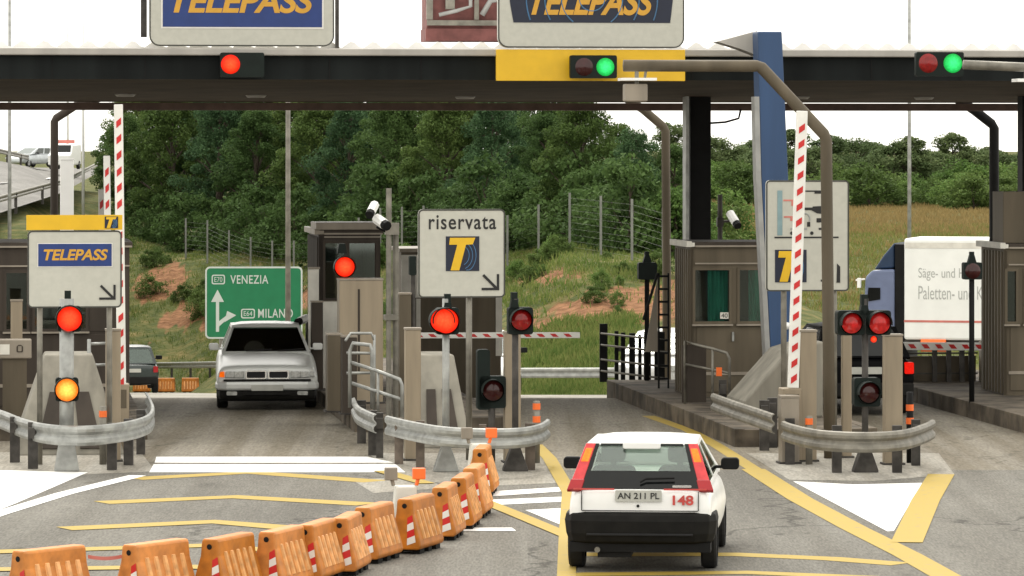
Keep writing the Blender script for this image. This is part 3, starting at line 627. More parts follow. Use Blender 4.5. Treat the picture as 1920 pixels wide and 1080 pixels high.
pole_light('lit red lamp on slim pole under the reserved lane sign', 836, 58.9, (836, 560), [(834, 601, 23, 'ron'), (826, 600, 21, 'ron')], M['galv'], pr=.05, spike=(839, 551, 585), boxes=((817, 860, 627, 577),))
pole_light('unlit red lamp on dark pole at right of centre island', 966, 59.0, (966, 560), [(975, 599, 19, 'lampoff')], M['postw'], pr=.045, spike=(964, 548, 580), boxes=((952, 999, 627, 576),))
t = pole_light('pair of unlit red lamps on dark pole at right island', 1620, 58.8, (1622, 560), [(1592, 605, 19, 'lampmid'), (1645, 605, 20, 'lampmid'), (1625, 735, 19, 'lampdark')], M['postw'], pr=.045, spike=(1620, 552, 590), boxes=((1568, 1620, 628, 582), (1622, 1670, 628, 582), (1600, 1650, 762, 708)))
X, Z = pmap(1620, 58.8); lens(t, X(1637), Z(636), .045, M['ron'], -.05, hoodlen=.03)
pole_light('low unlit dark lamp in green housing at centre island', 922, 60.5, (922, 720), [(922, 731, 19, 'lampdark')], M['postw'], pr=.05, base=False, boxes=((894, 918, 768, 655), (898, 948, 765, 705)))
pole_light('lit red lamp in front of the centre booth', 645, 71.6, (650, 520), [(645, 500, 18.5, 'ron')], M['galv_d'], pr=.05, base=False, z0=.22, spike=(641, 460, 475))
for px, D, lab, by in ((1822, 70.5, 'dark back of a lamp on black pole before the far booth', 640), (1213, 77.0, 'dark back of a lamp on slim pole left of right booth', 735)):
    X, Z = pmap(px, D); t = thing('traffic_light', lab, 'traffic light', at(px, D, 0.24), AL)
    Zl = lambda y, Z=Z: Z(y)-.24+gz(D)
    p = MB(); p.tube([(0, 0, 0), (0, 0, Zl(495))], .045, 10); p.build('pole', M['black'], t, smooth=True)
    p = MB(); p.prism(rr(X(px-17), X(px+18), Zl(524), Zl(492), .03, 3), 'y', -.08, .1); p.span(X(px-4), X(px+4), -.03, .05, Zl(492), Zl(472)); p.prism([(X(px-8), Zl(492)), (X(px+8), Zl(492)), (X(px+4), Zl(478)), (X(px-4), Zl(478))], 'y', -.05, .06)
    o = p.build('lamp_housing', M['hood'], t); lens(o, 0, Zl(508), .13, M['lampdark'], .13 if px < 1500 else -.082, hood=False)
p = thing('traffic_light', 'small dark lamp box beside the reserved lane sign', 'traffic light', at(775, 66, .0), AL); X, Z = pmap(775, 66)
q = MB(); q.prism(rr(X(767), X(780), Z(516), Z(480), .02, 3), 'y', -.05, .1); q.build('lamp_housing', M['hood'], p); q = MB(); q.tube([(0, .03, 0), (0, .03, Z(515))], .035, 8); q.build('pole', M['postw'], p)
# ------------------------------------------------------------------ guardrails
WP = [(0, 0), (.035, .012), (.05, .05), (.045, .09), (.01, .13), (.01, .15), (.045, .19), (.05, .23), (.035, .268), (0, .28), (-.012, .27), (.02, .258), (.034, .225), (.03, .195), (-.006, .155), (-.006, .125), (.03, .085), (.034, .055), (.02, .022), (-.012, .01)]
def smooth_path(pts, n=5):
    P = [Vector(p) for p in pts]; out = []
    for i in range(len(P)-1):
        a, b, c, d = P[max(i-1, 0)], P[i], P[i+1], P[min(i+2, len(P)-1)]
        for k in range(n):
            t = k/n; out.append(.5*((2*b)+(c-a)*t+(2*a-5*b+4*c-d)*t*t+(3*b-a-3*c+d)*t**3))
    out.append(P[-1]); return out
def railpt(px, py, ztop): D = F*(H-ztop)/(py-HZ); return Vector(((px-960)*D/F, D, ztop-.28))
def guardrail(label, pts, posts, mt, mp, group=None, post_h=None, beam_mats=None):
    P = smooth_path(pts); o = thing('guardrail', label, 'guardrail', (P[0].x, P[0].y, 0), 0, group)
    L = [p-Vector((P[0].x, P[0].y, 0)) for p in P]
    b = MB(); b.sweep(L, WP); b.build('rail_beam', mt, o, smooth=False)
    for x, y, w_ in posts:
        b = MB(); b.box((x-P[0].x, y-P[0].y, (P[0].z+.27)/2), (w_, .12, P[0].z+.27)); b.span(x-P[0].x-.05, x-P[0].x+.05, y-P[0].y-.16, y-P[0].y-.06, P[0].z+.05, P[0].z+.2); b.build('rail_post', mp, o)
    return o
zt = .66
def gp(px, D, w_=.13): return ((px-960)*D/F, D, w_)
guardrail('curved guardrail wrapped round the left island nose', [railpt(x, y, zt) for x, y in ((-150, 742), (-60, 756), (0, 768), (40, 783), (90, 795), (160, 798), (230, 791), (275, 778), (284, 760), (272, 735))], [gp(28, 60.6), gp(62, 59.4), gp(210, 59.2, .13), gp(241, 60.1, .13), gp(264, 62.2, .12), gp(-90, 62.5)], M['galv'], M['postw'])
guardrail('curved guardrail across the centre island nose', [railpt(x, y, zt) for x, y in ((727, 779), (770, 789), (830, 799), (900, 803), (970, 802), (1010, 795), (1026, 785))], [gp(748, 60.3, .12), gp(788, 59.7, .12), gp(905, 58.9, .1), gp(994, 59.2, .14)], M['galv'], M['railpost'])
guardrail('dull curved guardrail across the right island nose', [railpt(x, y, zt) for x, y in ((1470, 789), (1490, 796), (1540, 806), (1620, 810), (1690, 806), (1730, 795), (1748, 786))], [gp(1481, 60.2, .13), gp(1569, 58.7, .13), gp(1682, 58.7, .13), gp(1717, 60.0, .12)], M['galv_d'], M['postw'])
guardrail('short guardrail piece along the left side of centre island', [railpt(x, y, zt) for x, y in ((664, 745), (672, 760), (690, 770), (705, 776))], [gp(678, 64.5, .13), gp(699, 62.0, .13), gp(712, 61.5, .1)], M['galv'], M['postw'])
guardrail('weathered guardrail along the kerb before the right booth', [railpt(x, y, .75) for x, y in ((1338, 737), (1380, 752), (1420, 765), (1452, 776))], [gp(1433, 63.0, .14), gp(1448, 63.6, .14), gp(1355, 68.5, .12)], M['galv_d'], M['postw'])
def far_rail(label, pts, mt):
    P = [Vector(p) for p in pts]; o = thing('guardrail', label, 'guardrail', P[0]); L = []
    for i in range(len(P)-1):
        n = max(1, int((P[i+1]-P[i]).length/3))
        L += [P[i].lerp(P[i+1], k/n)-P[0] for k in range(n)]
    L.append(P[-1]-P[0]); b = MB(); b.sweep([p+Vector((0, 0, .45)) for p in L], WP); b.build('rail_beam', mt, o)
    for p in L[::1]:
        b = MB(); b.box((p.x, p.y+.1, p.z+.2), (.1, .1, 1.0)); b.build('rail_post', M['postw'], o)
    return o
def rp(px, D): return at(px, D)+Vector((0, 0, .02))
far_rail('pale guardrail at the foot of the bank behind the right lane', [rp(930, 119.5), rp(1160, 117.6), rp(1420, 117)], M['galv'])
far_rail('pale guardrail along the exit road left of the silver saloon', [Vector((-19.5, 203, gz(203)+.65)), Vector((-10.9, 178, gz(178)+.6)), Vector((-7.2, 162.5, gz(162)+.5)), Vector((-3.8, 148, gz(148)+.3))], M['galv'])
# ------------------------------------------------------------------ barrier arms
def arm(label, px0, py0, px1, py1, D, w_, stripes, cab=None, slot=True):
    base = at(px1, D); t = thing('lift_barrier', label, 'lift barrier', base, AL); X, Z = pmap(px1, D)
    a = Vector((X(px1), 0, Z(py1))); b = Vector((X(px0), 0, Z(py0))); d = b-a; L = d.length; u = d.normalized(); n = Vector((-u.z, 0, u.x))
    def quad(s0, s1, h, y0, y1, mt, name):
        q = MB(); P = [a+u*s0+n*h, a+u*s1+n*h, a+u*s1-n*h, a+u*s0-n*h]; q.prism([(p.x, p.z) for p in P], 'y', y0, y1); return q
    o = quad(0, L, w_/2, -.04, .04, None, '').build('arm', M['armw'], t, bevel=.008)
    q = MB()
    for k in range(stripes):
        s0 = L*(k+.25)/stripes*.96; s1 = s0+L/stripes*.52; P = [a+u*s0+n*w_*.27, a+u*(s1-.03)+n*w_*.27, a+u*(s1+.03)-n*w_*.27, a+u*(s0+.06)-n*w_*.27]
        q.prism([(p.x, p.z) for p in P], 'y', -.046, -.041)
    q.build('red_stripes', M['red'], o)
    if cab:
        q = MB(); q.span(X(cab[0]), X(cab[1]), -.05, .3, 0, Z(cab[2])); c = q.build('motor_cabinet', M['brown'], t, bevel=.015)
        q = MB(); q.span(X(cab[0])+.04, X(cab[1])-.04, -.056, -.051, Z(cab[2])-.35, Z(cab[2])-.08); q.build('cabinet_door', M['taupe'], c)
    return t
arm('raised red and white arm by the small blue panel sign', 222, 196, 228, 735, 62.5, .13, 17, (212, 242, 720))
arm('raised arm behind the tallest one at the left island', 200, 292, 206, 735, 70, .11, 14, (196, 222, 725))
arm('short dull raised arm farthest left of the three', 190, 355, 194, 735, 78, .11, 12)
arm('raised arm in front of the pictogram sign at right island', 1504, 208, 1487, 727, 60.7, .155, 17, (1466, 1502, 728))
arm('lowered arm across the right lane behind the reserved lane sign', 1090, 630, 770, 629, 73.5, .10, 12, (756, 786, 618))
arm('lowered arm across the far right lane before the lorry', 1690, 648, 1850, 650, 76.5, .14, 6, (1842, 1868, 640))
# ------------------------------------------------------------------ brown sensor posts, cabinets
def column_thing(name, label, cat, px0, px1, py0, D, mt, dp=.22, z0=0, capm=None, group=None, slots=False):
    pc = (px0+px1)/2; t = thing(name, label, cat, at(pc, D, z0+gz(D)), AL, group); X, Z = pmap(pc, D)
    top = Z(py0)-z0; q = MB(); q.span(X(px0), X(px1), -dp/2, dp/2, 0, top); q.build('casing', mt, t, bevel=.012)
    q = MB(); q.span(X(px0)-.008, X(px1)+.008, -dp/2-.008, dp/2+.008, top+.002, top+.03); q.build('cap', capm or M['taupe_l'], t)
    q = MB(); q.span(X(px0)-.03, X(px1)+.03, -dp/2-.03, dp/2+.03, .003, .03); q.build('foot_plate', M['postw'], t)
    if slots:
        q = MB(); w_ = X(px1)-X(px0); q.span(X(px0)+w_*.42, X(px0)+w_*.47, -dp/2-.004, -dp/2-.0005, top*.25, top*.93); q.build('door_seam', M['taupe_d'], t)
    return t
column_thing('sensor_post', 'brown box post right of the left island lamps', 'sensor post', 198, 226, 620, 60.8, M['brown'])
column_thing('sensor_post', 'brown box post at the left end of centre island', 'sensor post', 759, 788, 618, 61.0, M['brown'])
column_thing('sensor_post', 'brown box post behind the unlit red lamp of centre island', 'sensor post', 945, 975, 625, 60.6, M['brown'])
column_thing('sensor_post', 'brown box post right of the raised arm at right island', 'sensor post', 1497, 1529, 622, 60.8, M['brown'])
column_thing('sensor_post', 'brown box post right of the paired red lamps', 'sensor post', 1657, 1690, 630, 60.2, M['brown'])
column_thing('sensor_post', 'narrow brown post between arm and paired red lamps', 'sensor post', 1578, 1596, 628, 61.5, M['brown'], dp=.12)
column_thing('cabinet', 'tall brown cabinet before the centre booth', 'cabinet', 634, 716, 525, 71.0, M['brown'], dp=.5, z0=.22, slots=True)
column_thing('cabinet', 'narrow dark brown post left of the tall brown cabinet', 'cabinet', 583, 605, 567, 74.5, M['taupe_d'], dp=.2, z0=.22)
column_thing('cabinet', 'slim brown post right of the camera mast', 'cabinet', 748, 770, 552, 66.0, M['taupe'], dp=.2, z0=.0)
column_thing('cabinet', 'grey brown cabinet beside the tubular railing', 'cabinet', 612, 640, 628, 68.6, M['taupe'], dp=.4, z0=.22)
column_thing('cabinet', 'dark cabinet under the tall brown cabinet', 'cabinet', 640, 668, 632, 68.0, M['taupe_d'], dp=.35, z0=.22)
column_thing('cabinet', 'small light cabinet with raised arm at right island', 'cabinet', 1462, 1496, 745, 60.4, M['taupe_l'], dp=.25)
column_thing('post', 'brown post standing before the left booth', 'post', 20, 42, 565, 66.5, M['brown'], dp=.14, z0=.2)
column_thing('white_column', 'bright white column behind the left sign', 'column', 113, 138, 300, 86, M['whitepost'], dp=.25, capm=M['whitepost'])
# payment machine by left booth
t = thing('payment_machine', 'pale payment machine box before the left booth', 'machine', at(30, 65.5, .2), AL); X, Z = pmap(30, 65.5)
q = MB(); q.span(X(-8), X(59), -.1, .25, Z(672)-.2, Z(636)-.2); o = q.build('casing', M['taupe_l'], t, bevel=.02); q = MB(); q.span(X(5), X(50), -.05, .2, 0, Z(672)-.202); q.build('pedestal', M['taupe'], t)
q = MB(); q.ring(rr(X(31), X(43), Z(660)-.2, Z(648)-.2, .02, 3), rr(X(33.5), X(40.5), Z(658)-.2, Z(646)-.2, .012, 3), 'y', -.108, -.101); q.build('coin_slot', M['taupe_d'], o)
q = MB(); q.span(X(0), X(18), -.106, -.1005, Z(664)-.2, Z(645)-.2); q.build('screen', M['cap'], o)
# ------------------------------------------------------------------ crash blocks (concrete with openings)
def crash(label, pxc, D, top, bot, ytop, z0, mt):
    X, Z = pmap(pxc, D); t = thing('crash_block', label, 'crash block', at(pxc, D, z0), AL); zt_ = Z(ytop)-z0
    q = MB(); a0, a1 = X(top[0]), X(top[1]); b0, b1 = X(bot[0]), X(bot[1])
    q.add([(b0, -.5, 0), (b1, -.5, 0), (b1, 1.6, 0), (b0, 1.6, 0), (a0, .5, zt_), (a1, .5, zt_), (a1, 1.6, zt_), (a0, 1.6, zt_)],
          [(0, 1, 2, 3), (4, 5, 6, 7), (0, 1, 5, 4), (1, 2, 6, 5), (2, 3, 7, 6), (3, 0, 4, 7)]); q.build('concrete_body', mt, t, bevel=.03)
    for s in (-1, 1):
        def fp(u, v):       # on the sloping front face
            xl = b0+(a0-b0)*v; xr = b1+(a1-b1)*v; return Vector((xl+(xr-xl)*u, -.5+1.0*v, zt_*v))
        us = (.24, .44) if s < 0 else (.58, .78)
        P = [fp(us[0]+(.03 if s > 0 else -.03), .06), fp(us[1]-(.03 if s < 0 else -.03), .06), fp(us[1], .62), fp(us[0], .62)]
        q = MB(); off = Vector((0, -.006, .004)); q.add([p+off for p in P]+[p+off*3 for p in P], [(0, 1, 2, 3), (7, 6, 5, 4), (0, 4, 5, 1), (1, 5, 6, 2), (2, 6, 7, 3), (3, 7, 4, 0)]); q.build('opening', M['taupe_d'], t)
    return t
crash('concrete crash block behind the left island lamps', 128, 62.5, (85, 175), (22, 232), 668, 0, M['block'])
crash('concrete crash block behind the slim pole of centre island', 826, 64.0, (785, 858), (772, 878), 668, 0, M['block'])
# right island wedge
t = thing('crash_block', 'sloping concrete wedge at the foot of the blue pylon', 'crash block', at(1450, 66.5, .26), AL); X, Z = pmap(1450, 66.5)
q = MB(); q.prism([(X(1388), 0), (X(1545), 0), (X(1545), Z(640)-.26), (X(1478), Z(660)-.26), (X(1395), Z(752)-.26)], 'y', 0, 1.6); q.build('concrete_body', M['block'], t, bevel=.03)
# ------------------------------------------------------------------ booths
def booth(label, px0, px1, D, ytop, z0, body, capm, glass, curt=True, depth=2.6, pillar=34, win=((.24, .60), (.70, 1.0)), wz=(.485, .825)):
    X, Z = pmap(px0, D); t = thing('toll_booth', label, 'toll booth', at(px0, D, z0), AL)
    Hh = Z(ytop)-z0; wd = X(px1); pw = pillar*D/F
    q = MB(); q.span(.02, wd-.02, .02, depth, 0, Hh*wz[0]); q.span(.02, wd-.02, .02, depth, Hh*wz[1], Hh-.07)      # lower and upper walls, open window band
    q.span(wd-.12, wd-.02, .02, depth, Hh*wz[0], Hh*wz[1]); q.span(.02, .12, depth-.3, depth, Hh*wz[0], Hh*wz[1]); q.span(.12, wd-.12, depth-.1, depth, Hh*wz[0], Hh*wz[1]); q.build('wall', body, t)
    q = MB(); q.span(0, pw, 0, pw*.9, .0, Hh-.075)
    for k in range(5): q.span(pw*(.08+.19*k), pw*(.15+.19*k), -.018, 0.001, .02, Hh-.1)
    q.build('corner_pillar', body, t)
    q = MB(); q.span(-.03, pw+.02, -.04, pw, Hh-.07, Hh+.0); q.build('pillar_cap', capm, t, bevel=.006)
    q = MB(); q.span(pw+.024, wd+.03, -.03, depth+.05, Hh-.066, Hh+.01); q.build('roof', M['taupe_d'], t, bevel=.008)
    q = MB(); q.span(pw+.026, wd+.02, -.045, -.031, Hh-.075, Hh-.045); q.build('roof_trim', M['taupe_l'], t)
    for u0, u1 in win:
        x0, x1 = u0*wd, min(u1*wd, wd-.03); z0_, z1_ = Hh*wz[0], Hh*wz[1]; f = .035
        q = MB(); q.ring([(x0-f, z0_-f), (x1+f, z0_-f), (x1+f, z1_+f), (x0-f, z1_+f)], [(x0+.01, z0_+.01), (x1-.01, z0_+.01), (x1-.01, z1_-.01), (x0+.01, z1_-.01)], 'y', -.02, .019); w_ = q.build('window_frame', body, t)
        q = MB(); q.span(x0, x1, .03, .036, z0_, z1_); q.build('pane', M['boothglass'] if curt else M['screen'], w_)
        if curt:
            q = MB(); n = 18; c0_, c1_ = (x0+(x1-x0)*.40, x1-.02) if u0 < .5 else (x0+.02, x0+(x1-x0)*.62)
            P = [(c0_+(c1_-c0_)*k/n, .11+.035*math.sin(k*1.7)) for k in range(n+1)]
            q.add([(x, y, z0_+.01) for x, y in P]+[(x, y, z1_-.01) for x, y in P], [(i, i+1, n+2+i, n+1+i) for i in range(n)]); q.build('curtain', M['curtain'], w_, smooth=True)
    for u0, u1 in zip([.02]+[b for a, b in win], [a for a, b in win]+[1]):
        if u1*wd-u0*wd > .08: q = MB(); q.span(u0*wd+.036, u1*wd-.036, .005, .06, Hh*wz[0]-.03, Hh*wz[1]+.03); q.build('mullion', body, t)
    q = MB()          # ribbed side wall
    for k in range(int(depth/.22)): q.span(-.022, .021, .1+.22*k, .18+.22*k, .03, Hh-.12)
    q.build('side_ribs', body, t); q = MB(); q.span(-.07, .022, -.05, depth+.03, Hh-.075, Hh+.025); q.build('side_cap', capm, t, bevel=.006)
    for u0, u1 in win:
        q = MB(); q.span(u0*wd-.05, min(u1*wd, wd-.03)+.05, -.06, -.021, Hh*wz[0]-.065, Hh*wz[0]-.036); q.build('window_sill', M['taupe_l'], t)
    for za, zb in ((Hh*wz[1]+.09, Hh*wz[1]+.115), (Hh*.14, Hh*.16)):
        if zb < Hh-.1: q = MB(); q.span(pw+.03, wd-.02, -.012, .0015, za, zb); q.build('seam_strip', M['taupe_l'], t)
    q = MB(); q.span(wd*.42, wd*.44, -.05, .001, Hh*.36, Hh*.42); q.build('handle', M['galv'], t)
    q = MB(); q.span(pw+.06, wd-.05, .002, .019, .08, Hh*wz[0]-.08); q.build('door_panel', body, t, bevel=.006)
    return t, Hh, wd
t, Hh, wd = booth('brown booth with green curtains at the right island', 1294, 1482, 72.0, 455, .26, M['taupe'], M['cap'], None, depth=1.75, win=((.045, .40), (.495, .76)), pillar=6)
X, Z = pmap(1294, 72.0); q = MB(); q.span(X(1351), X(1367), -.004, .002, Z(598)-.26, Z(586)-.26); o = q.build('number_plate', M['cap'], t); text('lettering', '40', M['ink'], o, X(1353), X(1365), Z(596)-.26, Z(588)-.26, -.0045)
tb, Hb, wb_ = booth('dark brown booth at the right picture edge', 1882, 2070, 72.4, 458, .26, M['taupe'], M['cap'], None, depth=1.75, pillar=6, curt=False, win=((.03, .13), (.22, .85)))
X, Z = pmap(1882, 72.4); q = MB(); q.span(X(1889), X(1990), .3, 1.1, Hb+.012, Z(360)-.26); q.build('roof_unit', M['taupe'], tb, bevel=.01)
t, Hh, wd = booth('dark booth with pale roof slab on the centre island', 597, 716, 76, 432, .22, M['taupe_d'], M['taupe_l'], None, curt=False, pillar=8, win=((.10, .42), (.48, .92)), wz=(.56, .92))
q = MB(); q.span(-.05, wd+.04, -.12, 1.2, Hh+.012, Hh+.14); q.build('roof_slab', M['taupe_l'], t, bevel=.01)
booth('large brown booth behind the left island sign', -90, 244, 69.0, 456, .2, M['taupe_d'], M['taupe'], None, curt=False, pillar=20, win=((.30, .42), (.46, .75)))
# brown cabin behind the reserved-lane sign, with pale frame
t = thing('equipment_cabin', 'brown equipment cabin with pale frame behind the reserved lane sign', 'cabin', at(850, 79, 0.05), AL); X, Z = pmap(850, 79)
q = MB(); q.span(X(752), X(940), 0, 1.8, -.6, Z(495)); o = q.build('wall', M['taupe'], t)
for a_, b_, c_, d_ in ((752, 790, 580, 500), (930, 942, 690, 500), (780, 788, 640, 582)): q = MB(); q.span(X(a_), X(b_), -.02, -.003, Z(c_), Z(d_)); q.build('pale_frame', M['cap'], o)
q = MB(); q.span(X(748), X(945), -.06, 1.85, Z(495)+.002, Z(488)); q.build('roof', M['taupe_l'], t)
# pale side wings of the centre booth
t = thing('wind_screen', 'pale panel standing left of the centre booth', 'screen', at(590, 75.2, .2), AL); X, Z = pmap(590, 75.2)
q = MB(); q.span(X(578), X(598), 0, .05, 0, Z(505)-.2); q.span(X(606), X(634), .0, .05, 0, Z(566)-.2); q.build('panel', M['cap'], t); q = MB(); q.span(X(578), X(600), -.02, .07, Z(505)-.198, Z(505)-.16); q.build('panel_rim', M['taupe_l'], t)
# ------------------------------------------------------------------ railings
def RT(m, pts, r, n): q = MB(); q.tube(pts, r, n); q.build('rail_tube', m, t, smooth=True)
t = thing('tubular_railing', 'bright galvanised tubular railing on the centre island', 'railing', at(700, 63.5, 0), AL); X, Z = pmap(700, 63.5)
q = MB(); k = .028
RT(M['galv'], [(X(664), .8, Z(770)), (X(664), .8, Z(662)), (X(670), .8, Z(648)), (X(700), .5, Z(650)), (X(703), .5, Z(660)), (X(703), .5, Z(770))], k, 8)
RT(M['galv'], [(X(668), .8, Z(685)), (X(712), .3, Z(698)), (X(750), 0, Z(712)), (X(754), 0, Z(722)), (X(754), 0, Z(790))], k, 8); RT(M['galv'], [(X(668), .8, Z(724)), (X(754), 0, Z(750))], k, 8); RT(M['galv'], [(X(712), .3, Z(698)), (X(712), .3, Z(780))], k*.8, 8)
RT(M['galv'], [(X(668), 2.0, Z(650)), (X(680), 2.2, Z(637)), (X(720), 2.2, Z(637)), (X(726), 2.2, Z(650))], k*.8, 8); RT(M['galv'], [(X(672), 2.2, Z(675)), (X(724), 2.2, Z(676))], k*.8, 8); RT(M['galv'], [(X(672), 2.2, Z(714)), (X(724), 2.2, Z(714))], k*.8, 8); RT(M['galv'], [(X(726), 2.2, Z(640)), (X(726), 2.2, Z(790))], k*.8, 8)

t = thing('tubular_railing', 'thin white railing beside the box post of the left island', 'railing', at(180, 63.5, 0), AL); X, Z = pmap(180, 63.5)
q = MB(); RT(M['galv'], [(X(167), 0, 0), (X(167), 0, Z(636))], .028, 8); RT(M['galv'], [(X(167), 0, Z(645)), (X(200), .2, Z(645))], .022, 8); RT(M['galv'], [(X(167), 0, Z(685)), (X(200), .2, Z(685))], .022, 8); 
t = thing('tubular_railing', 'dark handrail before the right booth wall', 'railing', at(1330, 69.5, .26), AL); X, Z = pmap(1330, 69.5); zo = .26
q = MB(); RT(M['galv_d'], [(X(1295), .6, 0), (X(1295), .6, Z(642)-zo), (X(1310), .5, Z(648)-zo), (X(1340), .2, Z(655)-zo), (X(1363), 0, Z(662)-zo), (X(1368), 0, Z(672)-zo), (X(1368), 0, 0)], .025, 8); RT(M['galv_d'], [(X(1295), .6, Z(686)-zo), (X(1368), 0, Z(700)-zo)], .02, 8); RT(M['galv_d'], [(X(1340), .2, 0), (X(1340), .2, Z(655)-zo)], .022, 8)

q = MB(); q.span(X(1290), X(1336), .62, .66, .02, Z(650)-zo); q.build('infill_panel', M['taupe_d'], t)
q = MB(); q.box((X(1348), -.02, Z(697)-zo), (.09, .04, .14)); q.build('orange_reflector', M['flare'], t)
t = thing('slatted_fence', 'dark slatted steel fence on the kerb left of the right booth', 'fence', at(1205, 77.0, .22), AL); X, Z = pmap(1205, 77.0); zo = Z(0)-zz(0, 77)+.26+gz(77)
for a, b, y0 in ((1155, 1170, 616), (1177, 1184, 628), (1186, 1194, 630), (1198, 1209, 630), (1211, 1217, 632), (1219, 1232, 626), (1234, 1253, 624)):
    yy = (1251-a)*.022; q = MB()
    q.span(X(a), X(b), yy, yy+.06, -.1, Z(y0)-.22+gz(77)); q.build('slat', M['black'], t)
for y in (640, 662, 690, 712): q = MB(); q.tube([(X(1156), 2.0, Z(y)-.22), (X(1250), -.05, Z(y+4)-.22)], .02, 6); q.build('cross_rail', M['galv_d'], t, smooth=True)
t = thing('slatted_fence', 'dark steel fence on the far island beside the lowered arm', 'fence', at(1780, 76.5, .2), AL); X, Z = pmap(1780, 76.5)
for a in (1748, 1775, 1800, 1818): q = MB(); q.span(X(a), X(a+9), 0, .06, 0, Z(655)-.2); q.build('slat', M['postw'], t)
for y in (664, 702): q = MB(); q.span(X(1700), X(1836), .062, .09, Z(y+3)-.2, Z(y)-.2); q.build('cross_rail', M['postw'], t)
q = MB(); q.span(X(1700), X(1838), .3, .36, 0, Z(672)-.2); q.build('backing_panel', M['taupe'], t)
t = thing('ladder', 'dark ladder leaning on the left side of the right booth', 'ladder', at(1245, 74.5, .26), AL); X, Z = pmap(1245, 74.5)
q = MB(); q.span(X(1234), X(1237), 0, .05, 0, Z(512)-.26); q.span(X(1252), X(1255), .0, .05, 0, Z(512)-.26)
for y in range(516, 720, 24): q.span(X(1237), X(1252), .005, .045, Z(y+4)-.26, Z(y)-.26)
q.build('rails', M['black'], t); q = MB(); q.tube([(X(1206), 0, Z(600)-.26), (X(1233), 0, Z(512)-.26)], .025, 6); q.build('brace', M['black'], t); q = MB(); q.prism([(X(1210), Z(660)-.26), (X(1234), Z(660)-.26), (X(1234), Z(520)-.26)], 'y', .06, .09); q.build('side_sheet', M['taupe_l'], t)
# ------------------------------------------------------------------ antenna gantries / masts / cameras
def mast(label, pts, D, r, mt, extra=None, z0=None):
    b = at(pts[0][0], D, z0); t = thing('antenna_mast', label, 'mast', b, AL); X, Z = pmap(pts[0][0], D); dz = 0 if z0 is None else gz(D)-z0
    q = MB(); P = [(X(x), 0, Z(y)+dz) for x, y in pts]; P[0] = (0, 0, 0)
    q.tube(P, r, 12); q.build('bent_pole', mt, t, smooth=True)
    return t, X, (lambda y: Z(y)+dz)
t, X, Z = mast('bent brown antenna mast reaching over the right lane', [(1556, 830), (1554, 700), (1549, 262), (1545, 252), (1425, 126), (1416, 124), (1165, 124)], 61.4, .085, M['taupe'])
q = MB(); q.span(X(1158), X(1224), -.2, .2, Z(152), Z(147)); q.build('antenna_plate', M['cctv'], t); q = MB(); q.span(X(1166), X(1208), -.14, .14, Z(191), Z(158)); o = q.build('antenna_box', M['taupe_l'], t, bevel=.02); q = MB(); q.tube([(X(1190), 0, Z(160)), (X(1190), 0, Z(126))], .03, 8); q.tube([(X(1205), 0, Z(150)), (X(1208), 0, Z(126))], .02, 8); q.build('hanger', M['galv_d'], t)
mast('bent dark mast behind the canopy at the left', [(102, 760), (102, 500), (102, 228), (105, 222), (145, 196), (300, 150)], 84, .08, M['taupe_d'])
mast('bent brown mast behind the right booth', [(1250, 760), (1250, 500), (1248, 246), (1244, 238), (1205, 205), (1120, 150)], 84, .085, M['taupe'])
mast('bent dark mast behind the far right booth', [(1864, 760), (1864, 500), (1864, 240), (1859, 232), (1825, 206), (1740, 150)], 84, .095, M['black'])
t, X, Z = mast('bent mast reaching in from beyond the right edge', [(2120, 830), (2120, 260), (2010, 130), (1800, 122)], 63, .07, M['galv_d'])
q = MB(); q.span(X(1898), X(1940), -.2, .2, Z(154), Z(148)); q.build('antenna_plate', M['cctv'], t); q = MB(); q.tube([(X(1918), 0, Z(150)), (X(1918), 0, Z(124))], .02, 8); q.build('hanger', M['galv_d'], t)
def cctv(parent, X, Z, x0, y0, x1, y1, w_):
    a = Vector((X(x0), -.05, Z(y0))); b = Vector((X(x1), -.28, Z(y1))); q = MB(); q.tube([a, b], w_, 8); o = q.build('camera_housing', M['cctv'], parent)
    d = (b-a).normalized(); q = MB(); q.tube([b+d*.001, b+d*.09], w_*.92, 8); q.build('camera_lens', M['black'], o)
t = thing('camera_mast', 'grey mast with two white cameras beside the centre booth', 'camera mast', at(738, 67, .0), AL); X, Z = pmap(738, 67)
q = MB(); q.tube([(X(729), 0, 0), (X(729), 0, Z(353))], .045, 10); q.tube([(X(743), .1, 0), (X(743), .1, Z(425))], .05, 10); q.span(X(722), X(748), -.06, .12, Z(440), Z(418)); q.span(X(720), X(750), -.06, .12, Z(600), Z(590)); q.build('mast_poles', M['galv_d'], t)
q = MB(); q.tube([(X(729), 0, Z(432)), (X(700), -.05, Z(412)), (X(695), -.05, Z(395))], .025, 8); q.tube([(X(729), 0, Z(436)), (X(706), -.05, Z(425))], .025, 8); q.build('bracket', M['black'], t)
cctv(t, X, Z, 702, 384, 692, 398, .075); cctv(t, X, Z, 706, 410, 718, 420, .085)
t = thing('camera_mast', 'slim mast with one white camera behind the right booth roof', 'camera mast', at(1350, 82, None), AL); X, Z = pmap(1350, 82)
q = MB(); q.tube([(0, 0, 0), (0, 0, Z(365))], .05, 10); q.span(X(1344), X(1356), -.06, .06, Z(425), Z(408)); q.tube([(0, 0, Z(416)), (X(1370), -.05, Z(414))], .025, 8); q.build('mast_pole', M['postw'], t); cctv(t, X, Z, 1368, 400, 1376, 418, .085)
t = thing('camera_mast', 'white camera on a stub beside the pale panel', 'camera mast', at(575, 76, .2), AL); X, Z = pmap(575, 76)
q = MB(); q.tube([(X(577), 0, 0), (X(577), 0, Z(600)-.2)], .04, 8); q.build('mast_pole', M['postw'], t); cctv(t, X, lambda y: Z(y)-.2, 576, 596, 560, 601, .075)
